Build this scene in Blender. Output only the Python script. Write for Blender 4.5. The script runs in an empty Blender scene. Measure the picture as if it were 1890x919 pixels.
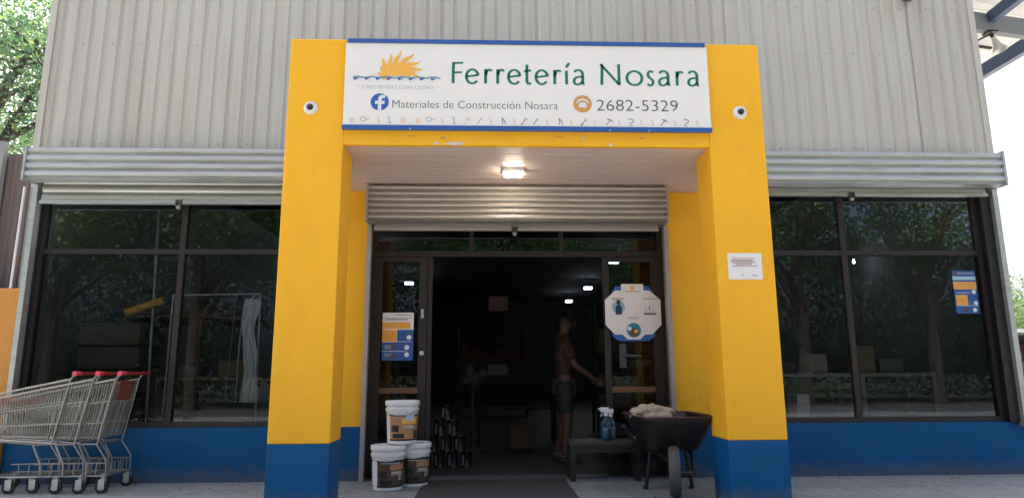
import bpy, math, random
import numpy as np
from mathutils import Vector, Matrix, Euler
random.seed(7); rng = np.random.RandomState(5)
R = math.radians
S = bpy.context.scene
col = S.collection

# ------------------------------------------------------------ camera, sky, sun, exposure
cam_d = bpy.data.cameras.new('camera'); cam = bpy.data.objects.new('camera', cam_d); col.objects.link(cam)
cyaw, cpit, crol = 0.0373, 0.1851, -0.0048
fwd = Vector((math.sin(cyaw)*math.cos(cpit), math.cos(cyaw)*math.cos(cpit), math.sin(cpit)))
rt = Vector((math.cos(cyaw), -math.sin(cyaw), 0)); up = rt.cross(fwd)
r2 = rt*math.cos(crol)+up*math.sin(crol); u2 = -rt*math.sin(crol)+up*math.cos(crol)
m = Matrix((r2, u2, -fwd)).transposed().to_4x4(); m.translation = Vector((-0.0208, -6.1396, 0.9035))
cam.matrix_world = m
cam_d.sensor_width = 36; cam_d.lens = 1236.28/1890*36; cam_d.clip_end = 2000; cam_d.clip_start = .05
S.camera = cam
SUN_EL, SUN_AZ = R(60), R(-25)          # azimuth from +Y towards +X
w = bpy.data.worlds.new('World'); S.world = w; w.use_nodes = True
nt = w.node_tree; bg = nt.nodes['Background']
sky = nt.nodes.new('ShaderNodeTexSky'); sky.sky_type = 'NISHITA'; sky.sun_disc = False
sky.sun_elevation = SUN_EL; sky.sun_rotation = SUN_AZ; sky.air_density = .5; sky.dust_density = 8.0; sky.ozone_density = .1
nt.links.new(sky.outputs[0], bg.inputs[0]); bg.inputs[1].default_value = 0.14
sd = bpy.data.lights.new('sun', 'SUN'); sd.energy = 4.4; sd.angle = R(.5); sd.color = (1, .95, .87)
so = bpy.data.objects.new('sun', sd); col.objects.link(so)
sv = Vector((math.sin(SUN_AZ)*math.cos(SUN_EL), math.cos(SUN_AZ)*math.cos(SUN_EL), math.sin(SUN_EL)))
so.rotation_euler = sv.to_track_quat('Z', 'Y').to_euler(); so.location = (0, 0, 20)
S.view_settings.view_transform = 'Standard'; S.view_settings.look = 'None'
S.view_settings.exposure = 2.27; S.view_settings.gamma = 1
S.render.engine = 'CYCLES'; S.cycles.use_denoising = True
S.cycles.max_bounces = 8; S.cycles.transparent_max_bounces = 12; S.cycles.sample_clamp_indirect = 6

# ------------------------------------------------------------ materials
def mat(name, c, rough=.6, metal=0., var=.08, vs=3., bump=0., bs=60., c2=None, c2lo=.5, c2hi=.7, c2s=2., spec=.5, stretch=(1,1,1)):
    M = bpy.data.materials.new(name); M.use_nodes = True; n = M.node_tree.nodes; l = M.node_tree.links
    p = n['Principled BSDF']; p.inputs['Roughness'].default_value = rough; p.inputs['Metallic'].default_value = metal
    p.inputs['Specular IOR Level'].default_value = spec
    tc = n.new('ShaderNodeTexCoord'); mp = n.new('ShaderNodeMapping'); mp.inputs['Scale'].default_value = stretch
    l.new(tc.outputs['Object'], mp.inputs['Vector'])
    nz = n.new('ShaderNodeTexNoise'); nz.inputs['Scale'].default_value = vs; nz.inputs['Detail'].default_value = 6; nz.inputs['Roughness'].default_value = .65
    l.new(mp.outputs[0], nz.inputs['Vector'])
    mx = n.new('ShaderNodeMix'); mx.data_type = 'RGBA'
    mx.inputs[6].default_value = (*[max(0, v*(1-var*2)) for v in c], 1); mx.inputs[7].default_value = (*[min(1, v*(1+var*2)) for v in c], 1)
    l.new(nz.outputs['Fac'], mx.inputs[0]); out = mx.outputs[2]
    if c2:
        n2 = n.new('ShaderNodeTexNoise'); n2.inputs['Scale'].default_value = c2s; n2.inputs['Detail'].default_value = 8; n2.inputs['Roughness'].default_value = .7
        l.new(mp.outputs[0], n2.inputs['Vector'])
        mr = n.new('ShaderNodeMapRange'); mr.inputs[1].default_value = c2lo; mr.inputs[2].default_value = c2hi
        l.new(n2.outputs['Fac'], mr.inputs[0])
        m2 = n.new('ShaderNodeMix'); m2.data_type = 'RGBA'; l.new(mr.outputs[0], m2.inputs[0]); l.new(out, m2.inputs[6])
        m2.inputs[7].default_value = (*c2, 1); out = m2.outputs[2]
    l.new(out, p.inputs['Base Color'])
    if bump:
        nb = n.new('ShaderNodeTexNoise'); nb.inputs['Scale'].default_value = bs; nb.inputs['Detail'].default_value = 4
        l.new(mp.outputs[0], nb.inputs['Vector'])
        b = n.new('ShaderNodeBump'); b.inputs['Strength'].default_value = bump; b.inputs['Distance'].default_value = .01
        l.new(nb.outputs['Fac'], b.inputs['Height']); l.new(b.outputs[0], p.inputs['Normal'])
    return M
def emis(name, c, s):
    M = bpy.data.materials.new(name); M.use_nodes = True; p = M.node_tree.nodes['Principled BSDF']
    p.inputs['Base Color'].default_value = (*c, 1); p.inputs['Emission Color'].default_value = (*c, 1); p.inputs['Emission Strength'].default_value = s
    return M
def glass(name, tint, rough=0.0):
    M = bpy.data.materials.new(name); M.use_nodes = True; n = M.node_tree.nodes; l = M.node_tree.links
    n.remove(n['Principled BSDF']); o = n['Material Output']
    t = n.new('ShaderNodeBsdfTransparent'); t.inputs[0].default_value = (*tint, 1)
    g = n.new('ShaderNodeBsdfGlossy'); g.inputs['Roughness'].default_value = rough; g.inputs[0].default_value = (.82, .9, 1, 1)
    f = n.new('ShaderNodeFresnel'); f.inputs['IOR'].default_value = 1.52
    tc = n.new('ShaderNodeTexCoord'); nz = n.new('ShaderNodeTexNoise'); nz.inputs['Scale'].default_value = 1.3; nz.inputs['Detail'].default_value = 1
    b = n.new('ShaderNodeBump'); b.inputs['Strength'].default_value = .25; b.inputs['Distance'].default_value = .004
    l.new(tc.outputs['Object'], nz.inputs['Vector']); l.new(nz.outputs['Fac'], b.inputs['Height']); l.new(b.outputs[0], g.inputs['Normal'])
    mx = n.new('ShaderNodeMixShader'); l.new(f.outputs[0], mx.inputs[0]); l.new(t.outputs[0], mx.inputs[1]); l.new(g.outputs[0], mx.inputs[2])
    l.new(mx.outputs[0], o.inputs[0]); return M
def leafmat(name, a, b, c):
    M = bpy.data.materials.new(name); M.use_nodes = True; n = M.node_tree.nodes; l = M.node_tree.links
    p = n['Principled BSDF']; p.inputs['Roughness'].default_value = .5; o = n['Material Output']
    geo = n.new('ShaderNodeNewGeometry'); r = n.new('ShaderNodeValToRGB'); l.new(geo.outputs['Random Per Island'], r.inputs[0])
    r.color_ramp.elements[0].color = (*a, 1); r.color_ramp.elements[1].color = (*c, 1); e = r.color_ramp.elements.new(.55); e.color = (*b, 1)
    l.new(r.outputs[0], p.inputs['Base Color'])
    t = n.new('ShaderNodeBsdfTranslucent'); mul = n.new('ShaderNodeMix'); mul.data_type = 'RGBA'; mul.blend_type = 'MULTIPLY'; mul.inputs[0].default_value = 1
    l.new(r.outputs[0], mul.inputs[6]); mul.inputs[7].default_value = (1, 1, .5, 1); l.new(mul.outputs[2], t.inputs[0])
    mx = n.new('ShaderNodeMixShader'); mx.inputs[0].default_value = .4; l.new(p.outputs[0], mx.inputs[1]); l.new(t.outputs[0], mx.inputs[2]); l.new(mx.outputs[0], o.inputs[0])
    return M

YEL = mat('yellow_wall_paint', (.90, .46, .022), .6, var=.035, vs=2.6, bump=.35, bs=16, c2=(.82, .405, .022), c2lo=.5, c2hi=.8, c2s=3.2, spec=.25, stretch=(1, 1, .6))
BLU = mat('blue_wall_paint', (.001, .085, .235), .6, var=.12, vs=2.5, bump=.3, bs=16, c2=(.012, .075, .16), c2lo=.5, c2hi=.8, c2s=4, spec=.22)
def ground_splash(M, c, h, amt):      # dried mud splashed up from the pavement, ragged edge
    n = M.node_tree.nodes; l = M.node_tree.links; p = n['Principled BSDF']; src = p.inputs['Base Color'].links[0].from_socket
    tc = n.new('ShaderNodeTexCoord'); sp = n.new('ShaderNodeSeparateXYZ'); l.new(tc.outputs['Object'], sp.inputs[0])
    nz = n.new('ShaderNodeTexNoise'); nz.inputs['Scale'].default_value = 9; nz.inputs['Detail'].default_value = 8; nz.inputs['Roughness'].default_value = .75; l.new(tc.outputs['Object'], nz.inputs['Vector'])
    a = n.new('ShaderNodeMath'); a.operation = 'MULTIPLY_ADD'; l.new(sp.outputs[2], a.inputs[0]); a.inputs[1].default_value = -1/h; l.new(nz.outputs['Fac'], a.inputs[2])
    mr = n.new('ShaderNodeMapRange'); mr.inputs[1].default_value = .0; mr.inputs[2].default_value = .5; mr.inputs[4].default_value = amt; l.new(a.outputs[0], mr.inputs[0])
    mx = n.new('ShaderNodeMix'); mx.data_type = 'RGBA'; l.new(mr.outputs[0], mx.inputs[0]); l.new(src, mx.inputs[6]); mx.inputs[7].default_value = (*c, 1); l.new(mx.outputs[2], p.inputs['Base Color'])
ground_splash(BLU, (.13, .12, .11), .28, .6)
PLASTER = mat('bare_plaster', (.62, .57, .5), .85, var=.1, bump=.4)
SHEET = mat('zinc_wall_sheet', (.545, .515, .44), .48, .25, var=.05, vs=1.2, bump=.5, bs=1.6, c2=(.44, .37, .28), c2lo=.48, c2hi=.85, c2s=3.5, stretch=(3, 1, .14))
SHEET2 = mat('zinc_wall_sheet_dull', (.52, .49, .425), .5, .25, var=.06, vs=1.2, bump=.5, bs=1.6, c2=(.42, .35, .26), c2lo=.46, c2hi=.85, c2s=3.5, stretch=(3, 1, .14))
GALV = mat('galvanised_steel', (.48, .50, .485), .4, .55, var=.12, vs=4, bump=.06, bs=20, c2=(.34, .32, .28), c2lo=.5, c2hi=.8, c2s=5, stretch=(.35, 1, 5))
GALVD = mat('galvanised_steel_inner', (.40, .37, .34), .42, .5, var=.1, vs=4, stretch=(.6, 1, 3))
FRAME = mat('brown_aluminium', (.020, .013, .013), .5, .1, var=.08)
CONC = mat('grey_render', (.28, .29, .29), .85, var=.1, bump=.3)
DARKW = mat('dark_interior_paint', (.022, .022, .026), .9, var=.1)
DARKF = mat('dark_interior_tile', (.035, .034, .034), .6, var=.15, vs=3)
SOFF = mat('white_pvc_ceiling', (.66, .53, .48), .5, var=.04)
WHITE = mat('white_plastic', (.74, .75, .76), .35, var=.03)
BANNER = mat('banner_vinyl', (.80, .77, .725), .5, var=.015, vs=1.5)
GREEN = mat('print_green', (.001, .17, .10), .5, var=.02)
INK = mat('print_dark_grey', (.06, .058, .06), .5, var=.02)
INKL = mat('print_light_grey', (.42, .42, .43), .5, var=.02)
INKO = mat('print_pale_orange', (.80, .58, .42), .5, var=.02)
ORG = mat('print_sun_orange', (.85, .44, .07), .5, var=.05)
OCH = mat('print_ochre', (.62, .30, .07), .5, var=.02)
FBB = mat('print_blue', (.02, .11, .42), .5, var=.02)
TEAL = mat('print_teal', (.12, .28, .33), .5, var=.1)
TUBE = mat('blue_enamel', (.02, .09, .33), .35, var=.1, c2=(.2, .25, .35), c2lo=.68, c2hi=.8, c2s=12)
BLK = mat('black_plastic', (.012, .012, .014), .38, var=.1)
BLKM = mat('black_painted_steel', (.010, .009, .010), .4, var=.1)
RUBB = mat('grey_rubber', (.06, .06, .062), .7, var=.1)
CHROME = mat('zinc_plated_wire', (.29, .28, .26), .4, .65, var=.1)
REDP = mat('red_plastic', (.30, .028, .024), .35, var=.05)
PINK = mat('pink_red_plastic', (.72, .08, .11), .3, var=.03)
ORANGE = mat('orange_plastic', (.75, .33, .03), .45, var=.05)
WOOD = mat('brown_wood', (.20, .12, .075), .6, var=.2, vs=6, stretch=(1, 1, 6))
BARK = mat('bark', (.06, .048, .036), .9, var=.25, vs=6, bump=.6, bs=18)
CARD = mat('cardboard', (.30, .19, .11), .8, var=.1)
SKIN = mat('skin', (.12, .055, .038), .55, var=.03)
HAIR = mat('black_hair', (.015, .011, .01), .5, var=.1)
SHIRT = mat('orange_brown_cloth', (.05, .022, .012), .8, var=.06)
BROWNC = mat('brown_cloth', (.20, .11, .08), .85, var=.06)
DCLOTH = mat('dark_cloth', (.03, .03, .035), .85, var=.1)
PLASTF = mat('milky_plastic_film', (.82, .85, .87), .35, var=.08, vs=9, stretch=(6, 1, .6))
RUST = mat('weathered_zinc', (.16, .125, .115), .7, .1, var=.12, vs=3, c2=(.24, .13, .08), c2lo=.5, c2hi=.75, c2s=1.6, stretch=(2, 1, .4))
GSTEEL = mat('grey_blue_steel', (.20, .23, .27), .45, var=.06)
DSTEEL = mat('dark_steel', (.05, .055, .06), .5, var=.1)
BSTEEL = mat('blue_steel', (.05, .09, .19), .4, var=.08)
ROOFW = mat('white_roof_sheet', (.72, .72, .71), .4, var=.03)
def add_translucent(M, fac, c):
    n = M.node_tree.nodes; l = M.node_tree.links; t = n.new('ShaderNodeBsdfTranslucent'); t.inputs[0].default_value = (*c, 1)
    mx = n.new('ShaderNodeMixShader'); mx.inputs[0].default_value = fac; l.new(n['Principled BSDF'].outputs[0], mx.inputs[1]); l.new(t.outputs[0], mx.inputs[2]); l.new(mx.outputs[0], n['Material Output'].inputs[0])
FIBRE = mat('white_fibreglass_sheet', (.60, .59, .57), .4, var=.03); add_translucent(FIBRE, .06, (.7, .7, .68))
LEAF = leafmat('leaves_green', (.022, .06, .018), (.045, .12, .03), (.12, .21, .045))
LEAFH = leafmat('leaves_dark', (.012, .032, .012), (.022, .055, .02), (.045, .09, .03))
LEAFD = leafmat('leaves_blue_green', (.05, .125, .105), (.085, .18, .145), (.20, .30, .11))
GLASS = glass('tinted_window_glass', (.54, .58, .61), .011)
DGLASS = glass('shopfront_glass', (.4, .42, .44))
BOTG = glass('clear_bottle_plastic', (.75, .85, .9), .1)
LAMPW = emis('lamp_white', (1, .84, .64), 15)
LAMPC = emis('shop_lamp', (.80, .90, 1), 9)

def tilemat():
    M = bpy.data.materials.new('speckled_floor_tile'); M.use_nodes = True; n = M.node_tree.nodes; l = M.node_tree.links
    p = n['Principled BSDF']; p.inputs['Roughness'].default_value = .55
    tc = n.new('ShaderNodeTexCoord')
    v = n.new('ShaderNodeTexVoronoi'); v.inputs['Scale'].default_value = 70; l.new(tc.outputs['Object'], v.inputs['Vector'])
    r = n.new('ShaderNodeValToRGB'); r.color_ramp.elements[0].color = (.17, .19, .195, 1); r.color_ramp.elements[1].color = (.35, .37, .36, 1)
    sx = n.new('ShaderNodeSeparateColor'); l.new(v.outputs['Color'], sx.inputs[0]); l.new(sx.outputs[0], r.inputs[0])
    nz = n.new('ShaderNodeTexNoise'); nz.inputs['Scale'].default_value = 2.2; nz.inputs['Detail'].default_value = 7; nz.inputs['Roughness'].default_value = .7; l.new(tc.outputs['Object'], nz.inputs['Vector'])
    r2_ = n.new('ShaderNodeValToRGB'); r2_.color_ramp.elements[0].position = .3; r2_.color_ramp.elements[0].color = (.55, .56, .58, 1); r2_.color_ramp.elements[1].position = .7; r2_.color_ramp.elements[1].color = (1, 1, 1, 1)
    l.new(nz.outputs['Fac'], r2_.inputs[0])
    mx = n.new('ShaderNodeMix'); mx.data_type = 'RGBA'; mx.blend_type = 'MULTIPLY'; mx.inputs[0].default_value = 1
    l.new(r.outputs[0], mx.inputs[6]); l.new(r2_.outputs[0], mx.inputs[7]); l.new(mx.outputs[2], p.inputs['Base Color'])
    return M
TILE = tilemat()
ASPH = mat('asphalt', (.06, .06, .06), .9, var=.2, vs=20)
DIRT = mat('dry_dirt', (.42, .36, .28), .95, var=.15, vs=3, c2=(.10, .14, .05), c2lo=.5, c2hi=.7, c2s=.6)

# ------------------------------------------------------------ mesh helpers
class MB:
    def __init__(s): s.v = []; s.f = []
    def box(s, x0, x1, y0, y1, z0, z1):
        b = len(s.v); s.v += [(x0,y0,z0),(x1,y0,z0),(x1,y1,z0),(x0,y1,z0),(x0,y0,z1),(x1,y0,z1),(x1,y1,z1),(x0,y1,z1)]
        s.f += [tuple(b+i for i in q) for q in ((0,3,2,1),(4,5,6,7),(0,1,5,4),(1,2,6,5),(2,3,7,6),(3,0,4,7))]; return s
    def hexa(s, pts):
        b = len(s.v); s.v += [tuple(p) for p in pts]
        s.f += [tuple(b+i for i in q) for q in ((0,3,2,1),(4,5,6,7),(0,1,5,4),(1,2,6,5),(2,3,7,6),(3,0,4,7))]; return s
    def cyl(s, p0, p1, r0, r1=None, n=12, cap=True):
        r1 = r0 if r1 is None else r1; p0 = Vector(p0); p1 = Vector(p1); d = (p1-p0).normalized()
        a = d.orthogonal().normalized(); c = d.cross(a); b = len(s.v)
        for p, r in ((p0, r0), (p1, r1)):
            for i in range(n):
                t = 2*math.pi*i/n; s.v.append(tuple(p+(a*math.cos(t)+c*math.sin(t))*r))
        for i in range(n):
            j = (i+1) % n; s.f.append((b+i, b+j, b+n+j, b+n+i))
        if cap: s.f.append(tuple(b+n-1-i for i in range(n))); s.f.append(tuple(b+n+i for i in range(n)))
        return s
    def tube(s, path, r, n=6, rs=None):
        P = [Vector(p) for p in path]; b = len(s.v); k = len(P); prev = None
        for i, p in enumerate(P):
            d = ((P[min(i+1, k-1)]-p).normalized()+(p-P[max(i-1, 0)]).normalized()).normalized()
            if prev is None: a = d.orthogonal().normalized()
            else:
                a = prev-d*prev.dot(d); a = a.normalized() if a.length > 1e-6 else d.orthogonal().normalized()
            prev = a; c = d.cross(a); rr = rs[i] if rs else r
            for j in range(n):
                t = 2*math.pi*j/n; s.v.append(tuple(p+(a*math.cos(t)+c*math.sin(t))*rr))
        for i in range(k-1):
            for j in range(n):
                q = (j+1) % n; s.f.append((b+i*n+j, b+i*n+q, b+(i+1)*n+q, b+(i+1)*n+j))
        s.f.append(tuple(b+n-1-i for i in range(n))); s.f.append(tuple(b+(k-1)*n+i for i in range(n))); return s
    def lathe(s, prof, c=(0, 0, 0), n=24, a0=0., a1=2*math.pi, axis='z'):
        b = len(s.v); full = abs(a1-a0-2*math.pi) < 1e-6; m_ = n if full else n+1
        for r, z in prof:
            for i in range(m_):
                t = a0+(a1-a0)*i/n
                if axis == 'z': s.v.append((c[0]+r*math.cos(t), c[1]+r*math.sin(t), c[2]+z))
                else: s.v.append((c[0]+r*math.cos(t), c[1]-z, c[2]+r*math.sin(t)))
        for k in range(len(prof)-1):
            for i in range(n):
                j = (i+1) % m_; s.f.append((b+k*m_+i, b+k*m_+j, b+(k+1)*m_+j, b+(k+1)*m_+i))
        return s
    def poly(s, pts, y0, y1):       # polygon in XZ given thickness in Y (y0 front)
        b = len(s.v); n = len(pts); s.v += [(x, y0, z) for x, z in pts]+[(x, y1, z) for x, z in pts]
        s.f.append(tuple(b+i for i in range(n))); s.f.append(tuple(b+n+n-1-i for i in range(n)))
        for i in range(n): j = (i+1) % n; s.f.append((b+j, b+i, b+n+i, b+n+j))
        return s
    def xform(s, M): s.v = [tuple(M @ Vector(v)) for v in s.v]; return s
    def build(s, name, m_, parent=None, org=None, smooth=False, bevel=0, loc=None):
        org = Vector(org) if org is not None else (WO.get(parent.name_full, Vector()) if parent else Vector())
        me = bpy.data.meshes.new(name); me.from_pydata([tuple(Vector(v)-org) for v in s.v], [], s.f); me.update()
        import bmesh
        bm = bmesh.new(); bm.from_mesh(me); bmesh.ops.recalc_face_normals(bm, faces=bm.faces[:]); bm.to_mesh(me); bm.free()
        if m_: me.materials.append(m_)
        if smooth:
            for p in me.polygons: p.use_smooth = True
            try: me.set_sharp_from_angle(angle=R(38))
            except Exception: pass
        o = bpy.data.objects.new(name, me); col.objects.link(o)
        if parent is not None: o.parent = parent; WO[o.name_full] = org
        else: o.location = org; WO[o.name_full] = org
        if bevel:
            bv = o.modifiers.new('bevel', 'BEVEL'); bv.width = bevel; bv.segments = 2; bv.limit_method = 'ANGLE'
        return o
WO = {}
def tag(o, label=None, cat=None, group=None, kind=None):
    for k, v in (('label', label), ('category', cat), ('group', group), ('kind', kind)):
        if v: o[k] = v
    return o
def thing(name, label, cat, loc=(0, 0, 0), group=None):
    o = bpy.data.objects.new(name, None); o.empty_display_size = .1; col.objects.link(o); o.location = loc; WO[o.name_full] = Vector(loc)
    return tag(o, label, cat, group)
def sub(name, parent):
    raise NotImplementedError
def copy_tree(o, parent=None):
    c = o.copy(); col.objects.link(c); c.parent = parent
    for ch in o.children: copy_tree(ch, c)
    return c
def copy_thing(o, loc, label, rz=None):
    c = copy_tree(o); c.location = loc; c['label'] = label; WO[c.name_full] = Vector(loc)
    if rz is not None: c.rotation_euler = (0, 0, rz)
    return c
def text_mesh(name, s, x0, x1, zb, zh, y, m_, parent, off=0., italic=0.):
    cu = bpy.data.curves.new(name, 'FONT'); cu.body = s; cu.size = 1; cu.offset = off; cu.shear = italic; cu.resolution_u = 4
    t = bpy.data.objects.new(name, cu); col.objects.link(t)
    dg = bpy.context.evaluated_depsgraph_get(); me = bpy.data.meshes.new_from_object(t.evaluated_get(dg)); bpy.data.objects.remove(t)
    co = np.empty(len(me.vertices)*3); me.vertices.foreach_get('co', co); co = co.reshape(-1, 3)
    cap = .73
    a, b = co[:, 0].min(), co[:, 0].max(); org = WO[parent.name_full]
    n = np.empty_like(co); n[:, 0] = x0+(co[:, 0]-a)/(b-a)*(x1-x0)-org.x; n[:, 2] = zb+co[:, 1]/cap*zh-org.z; n[:, 1] = y-org.y
    me.vertices.foreach_set('co', n.ravel()); me.update()
    fs = [(min(n[v, 0] for v in p.vertices), max(n[v, 0] for v in p.vertices), tuple(p.vertices)) for p in me.polygons]; fs.sort(); grp = []; hi = -1e9
    for f_ in fs:
        if f_[0] > hi+.0004: grp.append([])
        grp[-1].append(f_[2]); hi = max(hi, f_[1])
    for fl_ in grp:
        ids = sorted({v for f_ in fl_ for v in f_}); rm = {v: i for i, v in enumerate(ids)}
        m2 = bpy.data.meshes.new(name); m2.from_pydata([tuple(n[v]) for v in ids], [], [tuple(rm[v] for v in f_) for f_ in fl_]); m2.materials.append(m_)
        o = bpy.data.objects.new(name, m2); col.objects.link(o); o.parent = parent; WO[o.name_full] = org
    return
    o = bpy.data.objects.new(name, me); col.objects.link(o); o.parent = parent; WO[o.name_full] = org; return o

# ------------------------------------------------------------ stroke lettering (flat print)
def bez(p0, p1, p2, p3, n=8):
    return [tuple((1-t)**3*a+3*(1-t)**2*t*b+3*(1-t)*t*t*c+t**3*d for a, b, c, d in zip(p0, p1, p2, p3)) for t in [i/n for i in range(n+1)]]
def arc(cx, cy, rx, ry, a0, a1, n=18):
    return [(cx+rx*math.cos(R(a0+(a1-a0)*i/n)), cy+ry*math.sin(R(a0+(a1-a0)*i/n))) for i in range(n+1)]
def ribbon(mb, pts, y, wv, wh):      # width wv where the stroke runs upright, wh where it runs level
    P = [Vector((p[0], p[1])) for p in pts]; b = len(mb.v); k = len(P)
    for i, p in enumerate(P):
        d = (P[min(i+1, k-1)]-P[max(i-1, 0)]).normalized(); nn = Vector((-d.y, d.x)); wd = math.hypot(d.y*wv, d.x*wh)/2
        for s_ in (1, -1): q = p+nn*wd*s_; mb.v.append((q.x, y, q.y))
    for i in range(k-1): mb.f.append((b+2*i, b+2*i+1, b+2*i+3, b+2*i+2))
GL = {
 'F': [[(.12, 0), (.11, .5), (.13, 1)], [(.08, .965), (1, .985)], [(.12, .51), (.9, .53)]],
 'e': [arc(.5, .335, .46, .335, 8, 322, 26), [(.04, .33), (.95, .40)]],
 'r': [[(.12, 0), (.13, .69)], bez((.13, .40), (.3, .66), (.6, .74), (1.0, .60))],
 't': [[(.42, .93), (.40, .5), (.40, .2)]+bez((.40, .2), (.40, .0), (.6, -.02), (1.0, .04), 6), [(0, .60), (1, .66)]],
 'i': [[(.35, 0), (.33, .66)], [(.25, .82), (1.0, 1.03)]],
 'a': [bez((.1, .60), (.35, .76), (.85, .74), (.85, .45), 8)+[(.84, .12)]+bez((.84, .12), (.86, .0), (.95, .01), (1.0, .03), 3), bez((.84, .37), (.5, .40), (.05, .34), (.07, .15), 8)+bez((.07, .15), (.1, -.06), (.6, -.04), (.84, .16), 8)[1:]],
 'N': [[(.07, 0), (.11, .97)], [(.03, 1.0), (.93, .02)], [(.93, 0), (.93, 1.0)]],
 'o': [arc(.5, .34, .47, .335, 0, 360, 30)],
 's': [bez((.92, .62), (.5, .78), (-.05, .62), (.2, .42), 8)+bez((.2, .42), (.4, .32), (.95, .3), (.85, .12), 8)[1:]+bez((.85, .12), (.7, -.06), (.3, -.02), (.0, .07), 6)[1:]],
}
def glyph(mb, g, x0, x1, z0, cap, y, wv, wh):
    for st in GL[g]:
        pts = [(x0+px*(x1-x0), z0+pz*cap) for px, pz in st]
        ribbon(mb, pts, y, wv, wh)

# ------------------------------------------------------------ setting
g = MB(); g.v = [(-400, -400, -.13), (400, -400, -.13), (400, 400, -.13), (-400, 400, -.13)]; g.f = [(0, 1, 2, 3)]
tag(g.build('ground', DIRT), kind='structure')
tag(MB().box(-40, 40, -18.201, -11, -.20, -.122).build('road', ASPH), kind='structure')
tag(MB().box(-390, 390, -390, -18.2, -.20, -.120).build('verge', mat('dark_leaf_litter', (.035, .045, .02), .95, var=.2)), kind='structure')
tag(MB().box(-12, 12, -9.5, 18.4, -.3, -.004).build('forecourt_base', TILE), kind='structure')
# large floor tiles of the pavement in front of the shop: real pieces with open joints
pav = MB().box(-8, 9, -7, 0.0, -.003, -.001).build('pavement', mat('grout', (.16, .16, .16), .9)); tag(pav, kind='structure')
tm = MB().box(.003, .597, .003, .597, 0, .0).v
tmesh = None; nt_ = 0
for i in range(-9, 12):
    for j in range(0, 5):
        x0 = i*.6+.05; y1 = -j*.6-.002
        if tmesh is None:
            o = MB().box(.002, .598, -.598, -.002, 0, .004).build('floor_tile', TILE, pav, org=(0, 0, 0), bevel=0); tmesh = o.data
        else:
            o = bpy.data.objects.new('floor_tile', tmesh); col.objects.link(o); o.parent = pav
        o.location = (x0, y1, -.001)
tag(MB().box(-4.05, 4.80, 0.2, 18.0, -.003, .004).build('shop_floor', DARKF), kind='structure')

# ------------------------------------------------------------ the shop building
B = thing('hardware_store', 'hardware shop with corrugated zinc upper wall, blue base and dark windows behind the yellow porch', 'building', (0, 0, 0))
XL, XR = -4.243, 4.934
MB().box(XL, -1.12, 0, .2, 0, .46).build('blue_plinth', BLU, B, bevel=.006)
MB().box(1.665, XR, 0, .2, 0, .46).build('blue_plinth', BLU, B, bevel=.006)
MB().box(-1.80, -1.12, 0.002, .2, .46, 2.9).build('yellow_wall', YEL, B)
MB().box(1.665, 2.55, 0.002, .2, .46, 2.9).build('yellow_wall', YEL, B)
MB().box(-1.12, 1.665, .03, .2, 2.32, 2.9).build('door_lintel', CONC, B)
MB().box(XL, -4.17, .004, .2, .46, 2.9).build('corner_post', CONC, B)
MB().box(4.885, XR, .004, .2, .46, 2.9).build('corner_post', CONC, B)
MB().box(-4.17, -1.80, .03, .2, 2.62, 2.9).build('window_lintel', CONC, B)
MB().box(2.55, 4.885, .03, .2, 2.62, 2.9).build('window_lintel', CONC, B)
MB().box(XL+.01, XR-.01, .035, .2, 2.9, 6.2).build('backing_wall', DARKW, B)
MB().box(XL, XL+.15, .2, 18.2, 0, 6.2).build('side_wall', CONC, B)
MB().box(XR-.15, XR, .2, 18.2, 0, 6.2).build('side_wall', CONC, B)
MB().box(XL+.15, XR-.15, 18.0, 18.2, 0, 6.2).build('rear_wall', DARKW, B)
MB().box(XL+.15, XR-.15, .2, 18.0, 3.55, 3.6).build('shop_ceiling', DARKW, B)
MB().box(XL-.2, XR+.2, -.12, 18.4, 6.62, 6.7).build('roof', ROOFW, B)
# corrugated zinc sheets, each its own lapped piece
pitch = (XR-XL)/68; nper = 7; i0 = XL; k = 0
for n_ in [7]*9+[5]:
    off = -.004*(k % 2); prof = []
    for j in range(n_):
        x = i0+j*pitch; jt = random.uniform(-.0015, .0015)
        prof += [(x+jt, .004), (x+.018+jt, -.012), (x+.100+jt, -.012), (x+.116+jt, .004)]
    prof.append((min(i0+n_*pitch, XR), .004))
    mb = MB(); zs = (2.62, 6.6)
    for z in zs: mb.v += [(x, y+off, z) for x, y in prof]
    q = len(prof); mb.f = [(i, i+1, q+i+1, q+i) for i in range(q-1)]
    mb.build('metal_sheet', SHEET if k % 3 else SHEET2, B)
    # screws along the purlin lines
    i0 += n_*pitch; k += 1
mb = MB()
for z in (3.05, 4.05, 4.55):
    for j in range(0, 68, 2):
        x = XL+.06+j*pitch; mb.cyl((x, -.026, z), (x, -.018, z), .008, n=6)
o = mb.build('screws', GALV, B); o['kind'] = 'stuff'
MB().box(XL-.012, XL+.05, -.028, .06, 2.94, 6.6).build('corner_flashing', SHEET, B)
MB().box(XR-.05, XR+.012, -.028, .06, 2.96, 6.6).build('corner_flashing', SHEET, B)

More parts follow.
